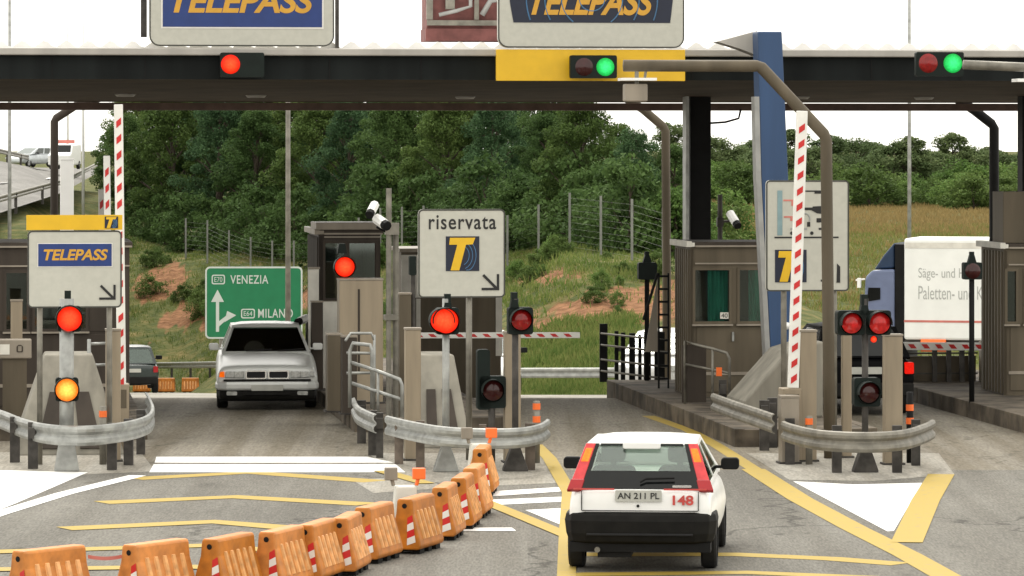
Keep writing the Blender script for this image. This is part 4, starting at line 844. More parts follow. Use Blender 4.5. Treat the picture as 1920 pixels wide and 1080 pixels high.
def lamp_post(label, px, D, ytop, r, mt=None):
    t = thing('lamp_post', label, 'lamp post', tpt(px, D, -.3) if D > 118 else at(px, D, gz(D)-.3)); h = zz(ytop, D)-t.location.z
    q = MB(); q.tube([(0, 0, 0), (0, 0, h*.5), (0, 0, h)], [r*1.25, r, r*.8], 10); q.build('pole', mt or M['galv'], t, smooth=True)
    q = MB(); q.tube([(0, 0, h-.02), (.3, -.1, h+.35), (1.2, -.4, h+.5)], r*.6, 8); q.span(1.1, 1.9, -.55, -.3, h+.42, h+.58); q.build('lamp_head', mt or M['galv_d'], t)
lamp_post('grey lamp post standing before the green sign', 540, 98, -160, .055, M['galv_d']); lamp_post('thin grey lamp post above the lorry', 1705, 128, -210, .055)
lamp_post('thin lamp post on the ramp at the far left', 18, 150, -120, .06); lamp_post('pale lamp post left of the tree edge', 156, 235, -80, .07, M['cctv']); lamp_post('pale lamp post behind the white van on the ramp', 127, 275, -60, .07, M['cctv'])
# ------------------------------------------------------------------ delineators
def delin(label, px, D, ytop, ys_, mt):
    t = thing('delineator_post', label, 'delineator', at(px, D), AL); X, Z = pmap(px, D)
    q = MB(); q.tube([(0, 0, 0), (0, 0, Z(ytop))], .05, 10); q.build('post', mt, t, smooth=True)
    for y in ys_: q = MB(); q.lathe([(.056, -.045), (.056, .045)], (0, 0, Z(y)), 'z', 12); q.build('orange_band', M['flare'], t)
delin('black and orange delineator at right end of centre rail', 1006, 60.5, 752, (762, 786), M['galv_d'])
delin('black and orange delineator at right end of right rail', 1706, 60.5, 735, (764, 789), M['black'])
delin('small orange topped delineator behind the right rail', 1517, 60.2, 780, (790,), M['galv_d'])
t = delin('small red topped delineator behind the left rail', 193, 60.2, 762, (776,), M['galv_d'])
# ------------------------------------------------------------------ orange plastic barriers
def barrier_proto():
    L, h = .9, .61; t = thing('road_barrier', 'x', 'barrier', (0, 0, 0), 0, 'orange plastic barriers closing the left lane')
    prof = [(-.17, .05), (.17, .05), (.195, .09), (.18, .16), (.10, .44), (.09, .58), (.075, .61), (-.075, .61), (-.09, .58), (-.10, .44), (-.18, .16), (-.195, .09)]
    q = MB(); q.prism(prof, 'x', -L/2, L/2)
    q.v = [(x*(1-.06*(z/h)), y, z) for x, y, z in q.v]; o = q.build('body', M['orange'], t, bevel=.018)
    def sidep(x, v, s, off):   # on the sloping flank
        y0, z0, y1, z1 = .18, .16, .10, .44
        y = (y0+(y1-y0)*v+off)*s; z = z0+(z1-z0)*v; return (x, y, z)
    for s in (-1, 1):
        q = MB()
        for k in range(5):
            x0 = -.30+.14*k
            P = [sidep(x0, 0, s, 0), sidep(x0+.065, 0, s, 0), sidep(x0+.065-.02*0, 1.15, s, 0), sidep(x0, 1.15, s, 0)]
            P2 = [sidep(x0+.012, .03, s, .022), sidep(x0+.053, .03, s, .022), sidep(x0+.053, 1.1, s, .02), sidep(x0+.012, 1.1, s, .02)]
            q.add(P+P2, [(4, 5, 6, 7), (0, 1, 5, 4), (1, 2, 6, 5), (2, 3, 7, 6), (3, 0, 4, 7)])
        q.build('ribs', M['orange_l'], o)
    q = MB()
    for sx in (-1, 1):
        for sy in (-.12, .12): q.box((sx*.30, sy, .027), (.16, .09, .05))
    q.box((0, 0, .046), (.82, .26, .012)); q.box((0, -.12, .027), (.12, .09, .05)); q.box((0, .12, .027), (.12, .09, .05)); q.build('feet', M['black'], t)
    for sx in (-1, 1):
        def ex(z): return sx*L/2*(1-.06*(z/h))+sx*.004
        q = MB(); z = .53; q.lathe([(0, 0), (.028, 0)], (ex(z), 0.0, z), 'x', 14); q.build('coupling_hole', M['black'], o)
        pts = [(.05, .06+.05), (.15, .06+.05), (.11, .38), (.02, .38)]; mats = ('rwhite', 'red', 'rwhite', 'red'); sgn = 1 if sx > 0 else -1
        for k in range(4):
            z0, z1 = .10+.075*k, .10+.075*(k+1); sl_ = .035
            yl = lambda z: -(.035+.0*z); ylr = lambda z: -(.135-.14*(z-.10))
            q = MB(); P = [(ex(z0-.0), yl(z0), z0+sl_*.0), (ex(z0), ylr(z0), z0+sl_), (ex(z1), ylr(z1), z1+sl_), (ex(z1), yl(z1), z1)]
            if sx > 0: P = [(x, -y, z) for x, y, z in P]
            q.add(P, [(0, 1, 2, 3)]); q.build('reflector_stripe', M[mats[k]], o, recalc=False)
    return t
bar = barrier_proto()
BL = [(92, 41.3, 52), (292, 41.95, 57), (428, 42.6, 68), (528, 43.4, 72), (594, 44.2, 76), (650, 45.0, 82), (702, 46.3, 74), (780, 47.4, 74), (834, 49.0, 83), (867, 50.4, 84), (889, 51.9, 84), (904, 55.2, 86)]
BN = ['orange barrier at the left picture edge, first of the chain', 'orange barrier left of the picture third, second of the chain', 'orange barrier third from the left end of the chain', 'orange barrier just before the chain turns, fourth from left', 'orange barrier squeezed in the bend, fifth from left', 'narrow looking orange barrier sixth from left in the chain', 'orange barrier in mid chain with ribbed flank in view', 'orange barrier standing apart in mid chain beside bare road', 'orange barrier with long white and red strip, ninth from left', 'orange barrier tenth from left near the hatched white bars', 'orange barrier next to last before the centre island', 'orange barrier farthest away, touching the centre island nose']
for i, ((px, D, yaw), lb) in enumerate(zip(BL, BN)):
    o = bar if i == 0 else copy_tree(bar); o.location = at(px, D); o.rotation_euler = (0, 0, R(yaw)); o['label'] = lb
for px, D, yaw, lb in ((266, 190, -8, 'far orange barrier half hidden behind the dark hatchback'), (312, 186, -4, 'far orange barrier left of the silver saloon, middle one'), (357, 184, 4, 'far orange barrier closest to the silver saloon')):
    o = copy_tree(bar); o.location = at(px, D); o.rotation_euler = (0, 0, R(yaw+180)); o.scale = (.86, 1.0, 1.05); o['label'] = lb; o['group'] = 'far orange barriers on the exit road'
# tape between the first barriers
q = MB(); a = at(165, 41.7, .50); b = at(232, 41.75, .50)
n = 10; P = [a.lerp(b, k/n)+Vector((0, 0, -.02*math.sin(math.pi*k/n))) for k in range(n+1)]
q.add([p for p in P]+[p+Vector((0, .0, -.035)) for p in P]+[p+Vector((0, .004, 0)) for p in P]+[p+Vector((0, .004, -.035)) for p in P], [(i, i+1, n+2+i, n+1+i) for i in range(n)]+[(2*n+2+i, 3*n+3+i, 3*n+4+i, 2*n+3+i) for i in range(n)])
tag(q.build('barrier_tape', M['pinkp']), 'faded red tape strung between the first two orange barriers', 'tape')
for px, D, lb in ((760, 50.2, 'white warning marker with orange lamp beside mid chain barriers'), (899, 57.3, 'white warning marker with orange lamp before the centre rail')):
    t = thing('warning_marker', lb, 'marker', at(px, D), AL)
    q = MB(); q.prism([(-.17, .0), (.17, .0), (.12, .50), (-.12, .50)], 'y', -.12, .12); q.build('body', M['cap'], t, bevel=.02)
    q = MB(); q.box((-.17, 0, .64), (.15, .1, .15)); q.tube([(-.14, 0, .5), (-.16, 0, .58)], .025, 8); q.build('grey_lamp', M['taupe_l'], t, bevel=.01)
    q = MB(); q.box((.16, 0, .64), (.15, .1, .13)); q.tube([(.13, 0, .5), (.15, 0, .58)], .025, 8); q.build('orange_lamp', M['flare'], t, bevel=.01)
# ------------------------------------------------------------------ cars
def bil(q, u, v):
    a, b, c, d = [Vector(p) for p in q]; return (a.lerp(b, u)).lerp(d.lerp(c, u), v)
def fpanel(mb_, q, u0, u1, v0, v1, off=.006, th=.02, n=1, m=0):     # a slab lying on quad q between u0..u1, v0..v1
    nn = (Vector(q[1])-Vector(q[0])).cross(Vector(q[3])-Vector(q[0])).normalized()
    P = [bil(q, u, v)+nn*off for u, v in ((u0, v0), (u1, v0), (u1, v1), (u0, v1))]
    P2 = [p-nn*th for p in P]
    mb_.add(P+P2, [(0, 1, 2, 3), (7, 6, 5, 4), (0, 4, 5, 1), (1, 5, 6, 2), (2, 6, 7, 3), (3, 7, 4, 0)], m)
def loft_body(st):       # st: (y, zb, zt, wb, wm, wt)
    mb_ = MB(); rings = []
    for y, zb, zt_, wb, wm, wt in st:
        half = [(wb*.75, zb), (wb, zb+.07), (wm, zb+(zt_-zb)*.42), (wm*.995, zb+(zt_-zb)*.68), (wt, zt_-.05), (wt-.10, zt_)]
        rings.append([(x, y, z) for x, z in half]+[(-x, y, z) for x, z in reversed(half)])
    n = 12; vs = [p for r in rings for p in r]; fs = []
    for i in range(len(rings)-1):
        for k in range(n): fs.append((i*n+k, i*n+(k+1) % n, (i+1)*n+(k+1) % n, (i+1)*n+k))
    fs += [tuple(range(n)), tuple(range(len(vs)-1, len(vs)-1-n, -1))]
    return mb_.add(vs, fs)
def wheel(parent, x, y, r, w_):
    s = 1 if x > 0 else -1
    q = MB(); q.lathe([(r*.62, -w_/2), (r*.93, -w_/2), (r, -w_/2+.025), (r, w_/2-.025), (r*.93, w_/2), (r*.62, w_/2)], (x, y, r), 'x', 28); o = q.build('wheel', M['tyre'], parent, smooth=False)
    q = MB(); q.lathe([(0, s*w_*.36), (r*.2, s*w_*.40), (r*.5, s*w_*.3), (r*.64, s*w_*.46), (r*.64, -s*w_*.4), (0, -s*w_*.4)], (x, y, r), 'x', 20); q.build('rim', M['rim'], o, smooth=True)
def car(label, loc, rz, paint, body, cab, wheels, glass, rearwin=(.06, .94, .06, .92), bump=None, tailmat=None, plate_=True, name='car', cat='car'):
    t = thing(name, label, cat, loc, rz)
    loft_body(body).build('body', paint, t, smooth=True, sub=2)
    (y0, y1, y2, y3, wb, wt, z0, z1) = cab        # base rear/front, roof rear/front
    B = [(-wb, y0, z0), (wb, y0, z0), (wb, y1, z0), (-wb, y1, z0)]; T = [(-wt, y2, z1), (wt, y2, z1), (wt*.97, y3, z1+.0), (-wt*.97, y3, z1)]
    quads = {'rear': (B[0], B[1], T[1], T[0]), 'right': (B[1], B[2], T[2], T[1]), 'front': (B[2], B[3], T[3], T[2]), 'left': (B[3], B[0], T[0], T[3])}
    fr = MB(); gl = {}
    for k, qd in quads.items():
        if k == 'rear': wins = [rearwin]
        elif k == 'front': wins = [(.035, .965, .04, .94)]
        else: wins = [(.07, .44, .08, .90), (.48, .88, .08, .90)] if k == 'right' else [(.12, .52, .08, .90), (.56, .93, .08, .90)]
        us = sorted({0, 1, *[w_[0] for w_ in wins], *[w_[1] for w_ in wins]})
        v0, v1 = wins[0][2], wins[0][3]
        fpanel(fr, qd, 0, 1, 0, v0, .002, .04); fpanel(fr, qd, 0, 1, v1, 1, .002, .04)
        for a, b in zip(us, us[1:]):
            if not any(abs(a-w_[0]) < 1e-6 for w_ in wins): fpanel(fr, qd, a, b, v0, v1, .002, .04)
        for w_ in wins: gl.setdefault(k, []).append((qd, w_))
    fr.build('pillars', paint, t)
    rf = MB(); n = 6; m_ = 6; vs = []
    for j in range(m_+1):
        for i in range(n+1):
            u, v = i/n, j/m_; p = bil(T, u, v); e = (1-(2*u-1)**4)*(1-.8*(2*v-1)**4); vs.append((p.x*1.01, p.y, p.z+.048*e))
    fs = [(j*(n+1)+i, j*(n+1)+i+1, (j+1)*(n+1)+i+1, (j+1)*(n+1)+i) for j in range(m_) for i in range(n)]
    lo = [(x, y, z1-.02) for x, y, z in vs]; N = len(vs)
    fs2 = [tuple(reversed([N+a for a in f])) for f in fs]
    edge = [i for i in range(n+1)]+[(j+1)*(n+1)+n for j in range(m_)]+[m_*(n+1)+n-1-i for i in range(n)]+[(m_-1-j)*(n+1) for j in range(m_-1)]
    fs3 = [(edge[i], edge[(i+1) % len(edge)], N+edge[(i+1) % len(edge)], N+edge[i]) for i in range(len(edge))]
    rf.add(vs+lo, fs+fs2+fs3); rf.build('roof', paint, t, smooth=True)
    for k, lst in gl.items():
        for qd, w_ in lst:
            g = MB(); fpanel(g, qd, w_[0], w_[1], w_[2], w_[3], -.004, .006); g.build({'rear': 'rear_window', 'front': 'windscreen'}.get(k, 'side_window'), glass, t)
    q = MB(); q.span(-wb*.9, wb*.9, y0+.25, y1-.1, z0-.25, z0-.02); q.build('interior', M['interior'], t)
    for sx in (-.36, .36):
        q = MB(); yc = (y2+y3)/2+.25; q.prism(rr(sx-.24, sx+.24, z0-.3, z0+.14, .08), 'y', yc, yc+.12); q.prism(rr(sx-.13, sx+.13, z0+.18, z0+.36, .05), 'y', yc-.02, yc+.08); q.span(sx-.03, sx+.03, yc, yc+.05, z0+.1, z0+.2); q.build('seat', M['seat'], t)
    r, w_, tr, ya, yb = wheels
    for y in (ya, yb):
        for s in (-1, 1): wheel(t, s*tr, y, r, w_)
    return t, quads
# --- white hatchback from behind
PD = 44.9; yawp = -R(4.9)
t, qd = car('white hatchback with red tail lamps driving to the right lane', at(1200, PD), yawp, M['carwhite'],
  [(-.02, .36, .84, .68, .745, .68), (.02, .27, .90, .71, .75, .72), (.30, .22, .92, .73, .768, .745), (.75, .20, .93, .755, .79, .76), (1.9, .19, .92, .765, .80, .76), (2.7, .19, .90, .765, .80, .755), (3.3, .20, .80, .755, .795, .73), (3.62, .22, .70, .72, .77, .68), (3.74, .28, .60, .62, .66, .58)],
  (.05, 2.85, .40, 1.75, .735, .575, .895, 1.345), (.285, .17, .705, .66, 3.08), M['carglass'], rearwin=(.10, .90, .02, .95))
rq = qd['rear']
q = MB(); fpanel(q, rq, .075, .925, -.035, .36, .012, .012); q.build('tailgate_lower_trim', M['glassd'], t)
q = MB()
for a_, b_, c_, d_ in ((.075, .11, .36, .97), (.89, .925, .36, .97), (.125, .875, .93, .97)): fpanel(q, rq, a_, b_, c_, d_, .010, .012)
q.build('window_seal', M['glassd'], t)
for s in (0, 1):
    u = (lambda a: a) if s == 0 else (lambda a: 1-a)
    nm = MB(); a, b = sorted((u(-.012), u(.078))); fpanel(nm, rq, a, b, .02, .97, .022, .05); lo = nm.build('tail_lamp', M['taill'], t, bevel=.012)
    nm = MB(); a, b = sorted((u(.006), u(.068))); fpanel(nm, rq, a, b, .55, .85, .03, .02); nm.build('lit_lens', M['tail'], lo, bevel=.008)
    nm = MB(); a, b = sorted((u(-.018), u(.085))); fpanel(nm, rq, a, b, -.08, .16, .027, .05); nm.build('lower_lens', M['taild'], lo, bevel=.01)
q = MB(); q.prism(rr(-.20, .20, 1.285, 1.355, .02), 'y', .31, .40); q.build('roof_spoiler', M['carwhite'], t, bevel=.01)
q = MB(); q.tube([(.0, .04, .955), (.06, .055, .99), (.36, .06, 1.0)], .013, 6); q.build('rear_wiper', M['black'], t)
q = MB(); prof = [(.0, .30), (-.07, .33), (-.10, .42), (-.115, .55), (-.10, .62), (-.05, .645), (.0, .645)]
path = [Vector((x, y, 0)) for x, y in ((.69, .60), (.694, .30), (.688, .13), (.66, .07), (.57, .04), (.0, .025), (-.57, .04), (-.66, .07), (-.688, .13), (-.694, .30), (-.69, .60))]
q.sweep(path, prof); q.build('rear_bumper', M['bumper'], t, bevel=.012)
q = MB(); q.span(-.56, .56, -.095, -.080, .40, .425); q.build('bumper_strip', M['grille'], t, bevel=.006)
q = MB(); q.span(-.74, .74, .02, .60, .22, .32); q.span(-.45, -.1, .05, .5, .16, .23); q.build('underbody', M['black'], t)
q = MB(); q.prism(rr(-.26, .23, .755, .875, .01, 2), 'y', -.038, -.02); pl = q.build('number_plate', M['plate'], t)
text('lettering', 'AN 211 PL', M['ink'], pl, -.235, .205, .785, .850, -.039, bold=.01)
text('fleet_number', '148', M['redp'], t, .345, .565, .72, .825, -.034, bold=.03)
q = MB(); q.span(-.70, -.27, -.030, -.015, .876, .892); q.span(.25, .70, -.03, -.015, .876, .892); q.build('red_line', M['redp'], t)
q = MB()
for s in (-1, 1): q.span(s*.615-.004, s*.615+.004, -.024, -.005, .66, .86)
q.span(-.61, .61, -.028, -.005, .655, .662); q.build('panel_gap', M['black'], t)
q = MB(); q.tube([(-.45, -.02, .245), (-.45, .3, .245)], .03, 10); q.build('exhaust', M['galv_d'], t)
q = MB(); q.prism(rr(.34, .54, .90, .925, .008, 2), 'y', .028, .05); q.build('badge', M['chrome'], t)
q = MB(); q.lathe([(0, -.012), (.016, -.01), (.016, 0)], (-.02, -.026, .71), 'y', 10); q.build('tailgate_lock', M['black'], t)
for s in (-1, 1):
    q = MB(); q.prism(rr(s*.87-.10, s*.87+.10, .93, 1.06, .04), 'y', 2.2, 2.31); q.span(s*.70, s*.84, 2.24, 2.29, .94, .975); q.build('wing_mirror', M['black'], t, bevel=.015)
# --- silver saloon from the front (built heading +y, turned round)
LD = 72.4; Lc = at(501, LD)+Vector((-.05, 4.55, 0))
d = Matrix.Rotation(AL*.6, 3, 'Z') @ Vector((0, 4.5, 0))
t, qd = car('silver saloon coming through the left lane with one indicator lit', at(501, LD)+d, math.pi+AL*.6, M['carsilver'],
  [(.0, .34, .82, .70, .78, .70), (.12, .26, .93, .80, .85, .79), (.9, .22, .96, .82, .868, .815), (2.2, .20, .95, .825, .872, .815), (3.0, .20, .94, .825, .872, .81), (3.25, .20, .93, .825, .872, .81), (4.0, .22, .845, .825, .87, .80), (4.38, .26, .78, .82, .862, .795), (4.44, .28, .755, .81, .855, .785), (4.47, .30, .70, .80, .845, .775), (4.475, .32, .68, .78, .83, .76)],
  (.55, 3.2, 1.15, 2.45, .765, .60, .93, 1.36), (.30, .19, .755, .90, 3.58), M['screen'], name='car')
q = MB()
for s in (-1, 1): q.prism(rr(s*.19-.155, s*.19+.155, .555, .665, .02), 'y', 4.47, 4.51)
gr = q.build('grille', M['grille'], t)
q = MB()
for s in (-1, 1):
    q.ring(rr(s*.19-.178, s*.19+.178, .54, .687, .03), rr(s*.19-.155, s*.19+.155, .560, .665, .02), 'y', 4.50, 4.53)
    
q.build('grille_frame', M['chrome'], gr)
q = MB()
for s in (-1, 1): q.span(s*.56-.003, s*.56+.003, 4.499, 4.504, .56, .67)
q.build('lens_divider', M['bumper'], gr)
for s in (-1, 1):
    q = MB(); q.prism([(s*.40, .555), (s*.72, .565), (s*.70, .672), (s*.40, .675)], 'y', 4.44, 4.50); q.build('headlight', M['headl'], t, bevel=.01)
    q = MB(); q.prism([(s*.725, .57), (s*.815, .575), (s*.80, .66), (s*.725, .668)], 'y', 4.36, 4.50); q.build('indicator', M['aon'] if s > 0 else M['headl'], t, bevel=.01)
    q = MB(); q.prism(rr(s*.90-.085, s*.90+.085, .95, 1.07, .035), 'y', 2.72, 2.84); q.span(s*.76, s*.86, 2.76, 2.81, .96, .99); q.build('wing_mirror', M['carsilver'], t, bevel=.015)
    q = MB(); q.prism(rr(s*.60-.09, s*.60+.09, .27, .335, .02), 'y', 4.54, 4.583); q.build('fog_lamp', M['headl'], t)
q = MB(); q.sweep([Vector(v) for v in ((-.78, 3.95, 0), (-.785, 4.30, 0), (-.76, 4.42, 0), (-.68, 4.47, 0), (0, 4.49, 0), (.68, 4.47, 0), (.76, 4.42, 0), (.785, 4.30, 0), (.78, 3.95, 0))], [(0, .345), (-.07, .35), (-.095, .38), (-.095, .45), (-.07, .50), (0, .505)]); q.build('front_bumper', M['carsilver'], t, bevel=.012)
q = MB(); q.sweep([Vector(v) for v in ((-.77, 3.95, 0), (-.775, 4.30, 0), (-.75, 4.40, 0), (-.66, 4.45, 0), (0, 4.47, 0), (.66, 4.45, 0), (.75, 4.40, 0), (.775, 4.30, 0), (.77, 3.95, 0))], [(0, .19), (-.05, .20), (-.07, .25), (-.07, .34), (0, .342)]); q.build('lower_valance', M['bumper'], t, bevel=.01)
q = MB(); q.span(-.74, .74, 4.40, 4.56, .508, .535); q.span(-.40, .40, 4.54, 4.588, .275, .33); q.build('bumper_strip', M['bumper'], t)
q = MB(); q.span(-.80, .80, 3.9, 4.40, .16, .27); q.build('underbody', M['black'], t)
q = MB(); q.prism(rr(-.27, .27, .345, .445, .01, 2), 'y', 4.575, 4.60); q.build('number_plate', M['plate'], t)
q = MB(); q.tube([(-.2, 3.235, .96), (-.65, 3.18, .985)], .012, 6); q.tube([(.35, 3.235, .96), (-.1, 3.21, .98)], .012, 6); q.build('wiper', M['black'], t)
# --- generic cars in the background
def bgcar(label, loc, rz, paint, sc=1.0, tails=True, glass=None):
    t, qd = car(label, loc, rz, paint, [(-.02, .34, .84, .70, .775, .70), (.04, .26, .92, .775, .82, .765), (.9, .21, .94, .785, .83, .78), (2.6, .2, .92, .785, .83, .775), (3.35, .2, .82, .775, .82, .75), (3.8, .23, .70, .73, .78, .69), (3.95, .30, .6, .62, .68, .6)],
      (.08, 2.95, .48, 1.85, .74, .59, .91, 1.38), (.29, .18, .72, .70, 3.2), glass or M['screen'])
    for s in (-1, 1):
        q = MB(); q.prism(rr(s*.70-.07, s*.70+.07, .66, .84, .02), 'y', -.05, .06); q.build('tail_lamp', M['ron'] if tails == 2 and s > 0 else M['taild'], t)
        q = MB(); q.prism(rr(s*.62-.13, s*.62+.13, .58, .70, .02), 'y', 3.86, 3.95); q.build('headlight', M['headl'], t)
        q = MB(); q.prism(rr(s*.93-.1, s*.93+.1, .93, 1.05, .03), 'y', 2.3, 2.4); q.span(s*.7, s*.88, 2.33, 2.38, .94, .97); q.build('wing_mirror', M['black'], t)
    q = MB(); q.prism(rr(-.26, .26, .66, .77, .01, 2), 'y', -.055, -.03); q.build('number_plate', M['plate'], t)
    q = MB(); q.span(-.77, .77, -.07, .3, .30, .52); q.build('rear_bumper', M['bumper'], t, bevel=.03)
    t.scale = (sc,)*3; return t
bgcar('dark green hatchback driving off beyond the left island', at(248, 128), R(8), M['cardark'])
bgcar('white car half hidden behind the slatted fence', at(1214, 97)+Vector((.8, 3.9, 0)), math.pi-R(12), M['carpale2'])
t = bgcar('black car with lit tail lamp behind the right island', at(1622, 71.0), AL, M['carblack'], 1.06, tails=2, glass=M['glassd'])
bgcar('pale silver car on the ramp at far left', W(88, 313, 268), R(150), M['carpale'], .88)
bgcar('white car glimpsed between posts behind the centre island', at(893, 99)+Vector((0, 3.9, 0)), math.pi+R(4), M['carwhite'])
# white van with orange roof bar on ramp
t = thing('van', 'white van with orange roof board on the ramp', 'van', W(132, 317, 262), R(175))
t.scale = (.86,)*3; q = MB(); q.prism([(0, .3), (4.2, .3), (4.25, 1.0), (3.6, 1.2), (3.1, 1.75), (0, 1.8)], 'x', -.8, .8); q.v = [(x, y, z) for x, y, z in q.v]; q.build('body', M['carwhite'], t, bevel=.08)
q = MB(); q.add([(-.7, 3.64, 1.2), (.7, 3.64, 1.2), (.66, 3.17, 1.71), (-.66, 3.17, 1.71)], [(0, 1, 2, 3)]); q.build('windscreen', M['glassd'], t)
q = MB(); q.span(-.6, .6, 1.5, 1.7, 1.83, 2.08); q.build('roof_board', M['pinkp'], t)
for y in (.8, 3.4):
    for s in (-.72, .72): wheel(t, s, y, .3, .2)
# --- lorry
TD = 106; rzt = R(-14)
t = thing('lorry', 'pale blue lorry with white lettered trailer on the exit road', 'lorry', at(1695, TD), rzt); X, Z = pmap(1695, TD)
hb, ht = Z(637), Z(447)
q = MB(); q.span(0, 11, 0, 2.4, hb, ht); o = q.build('trailer_box', M['trailer'], t, bevel=.06)
q = MB(); q.span(.03, 11, -.012, -.001, ht-.24, ht-.10); q.build('top_rail', M['cap'], o)
q = MB(); q.span(0, 11, -.010, -.001, Z(604), Z(600)); q.span(5.0, 5.04, -.012, -.001, hb, ht); q.build('orange_stripe', M['pinkp'], o)
text('lettering', 'Säge- und Hobelwerk', M['faint'], o, .36, 2.45, Z(526), Z(502), -.001, bold=0)
text('lettering', 'Paletten- und Kisten', M['faint'], o, .36, 2.45, Z(561), Z(536), -.001, bold=0)
q = MB(); q.span(0, 11, .1, 2.3, hb-.22, hb-.003); q.build('chassis', M['postw'], t)
q = MB(); q.lathe([(0, 0), (.17, 0), (.17, .62), (0, .62)], (.42, .10, hb-.13), 'x', 18); q.v = [(x, y, z) for x, y, z in q.v]; q.build('fuel_tank', M['flare'], t)
q = MB(); q.span(-.24, -.01, .1, 2.3, .6, ht-.15); q.build('gap_block', M['black'], t)  # black block stands in for the dark gap between cab and trailer
q = MB(); q.prism([(-.25, .9), (-1.0, .9), (-1.05, 1.5), (-.98, Z(520)), (-.80, Z(507)), (-.25, Z(505))], 'y', .05, 2.35); cb = q.build('cab', M['cabblue'], t, bevel=.06)
q = MB(); q.prism([(-.27, Z(503)), (-.78, Z(506)), (-.55, Z(480)), (-.27, Z(455))], 'y', .2, 2.2); q.build('wind_deflector', M['deflect'], t, bevel=.04)
q = MB(); q.prism([(-.93, Z(566)), (-.60, Z(562)), (-.60, Z(540)), (-.90, Z(540))], 'y', .03, .048); q.build('side_window', M['glassd'], cb)
q = MB(); q.prism([(-1.02, .55), (-.27, .55), (-.27, .9), (-1.06, .9)], 'y', .04, 2.36); q.build('cab_bumper', M['deflect'], t)
q = MB(); q.span(-1.16, -1.08, -.1, .05, Z(540), Z(522)); q.tube([(-1.0, .1, Z(524)), (-1.2, -.05, Z(526))], .02, 6); q.build('wing_mirror', M['cctv'], t)
for x in (-.65, 2.6, 8.0, 9.2):
    for y in (.3, 2.1):
        q = MB(); q.lathe([(.28, -.15), (.46, -.15), (.5, -.1), (.5, .1), (.46, .15), (.28, .15)], (x, y, .5), 'y', 24); wo = q.build('wheel', M['tyre'], t); q = MB(); q.lathe([(0, -.1), (.3, -.12), (.3, .12), (0, .1)], (x, y, .5), 'y', 18); q.build('rim', M['rim'], wo)
# ------------------------------------------------------------------ ramp road at the far left
mb = MB()
LE = [(-700, 250, 150), (-200, 284, 200), (0, 302, 240), (62, 314, 270), (70, 314.5, 300)]; RE = [(-700, 620, 95), (-200, 462, 135), (0, 399, 172), (120, 360, 225), (196, 316, 300)]
vs = [W(*p) for p in LE]+[W(*p) for p in RE]
mb.add(vs, [(i, i+1, 6+i, 5+i) for i in range(4)]); struct(mb.build('ramp_road', M['ramp']))
b = MB(); ln = [vs[i].lerp(vs[5+i], .52)+Vector((0, 0, .03)) for i in range(5)]
for p0, p1 in zip(ln, ln[1:]):
    sd = Vector((.13, 0, 0)); b.add([p0-sd, p0+sd, p1+sd, p1-sd], [(0, 1, 2, 3)])
struct(b.build('ramp_lane_line', M['white']))
def ramp_rail(label, pts):
    P = [W(*p) for p in pts]; o = thing('guardrail', label, 'guardrail', P[0]); L = []
    for i in range(len(P)-1): L += [P[i].lerp(P[i+1], k/5)-P[0] for k in range(5)]
    L.append(P[-1]-P[0]); b = MB(); b.sweep([p+Vector((0, 0, .42)) for p in L], WP); b.build('rail_beam', M['galv_d'], o)
    for p in L[::2]:
        b = MB(); b.box((p.x, p.y, p.z+.2), (.12, .12, .9)); b.build('rail_post', M['postw'], o)
ramp_rail('guardrail on the near edge of the ramp', RE[1:5]); ramp_rail('guardrail on the outer edge of the ramp', LE[1:4])
# ------------------------------------------------------------------ vegetation
def leaf_cloud(mb_, rnd, centres, per, rad, size, flat=.75):
    V, Fc, Mi = mb_.v, mb_.f, mb_.m
    for c in centres:
        for _ in range(per):
            while True:
                x, y, z = rnd.uniform(-1, 1), rnd.uniform(-1, 1), rnd.uniform(-1, 1)
                if x*x+y*y+z*z < 1: break
            px_, py_, pz_ = c[0]+x*rad*c[3], c[1]+y*rad*c[3], c[2]+z*rad*flat*c[3]
            s = size*rnd.uniform(.6, 1.35); a = rnd.uniform(0, 6.283); t_ = rnd.gauss(.55, .5)
            ux, uy, uz = math.cos(a)*math.cos(t_), math.sin(a)*math.cos(t_), -math.sin(t_)
            b_ = a+1.57+rnd.gauss(0, .4); wx, wy, wz = math.cos(b_), math.sin(b_), rnd.gauss(0, .35)
            o = len(V); h_ = s*.36
            V.append((px_-ux*s*.5, py_-uy*s*.5, pz_-uz*s*.5)); V.append((px_+wx*h_, py_+wy*h_, pz_+wz*h_)); V.append((px_+ux*s*.6, py_+uy*s*.6, pz_+uz*s*.6)); V.append((px_-wx*h_, py_-wy*h_, pz_-wz*h_))
            Fc.append((o, o+1, o+2, o+3)); Mi.append(0)
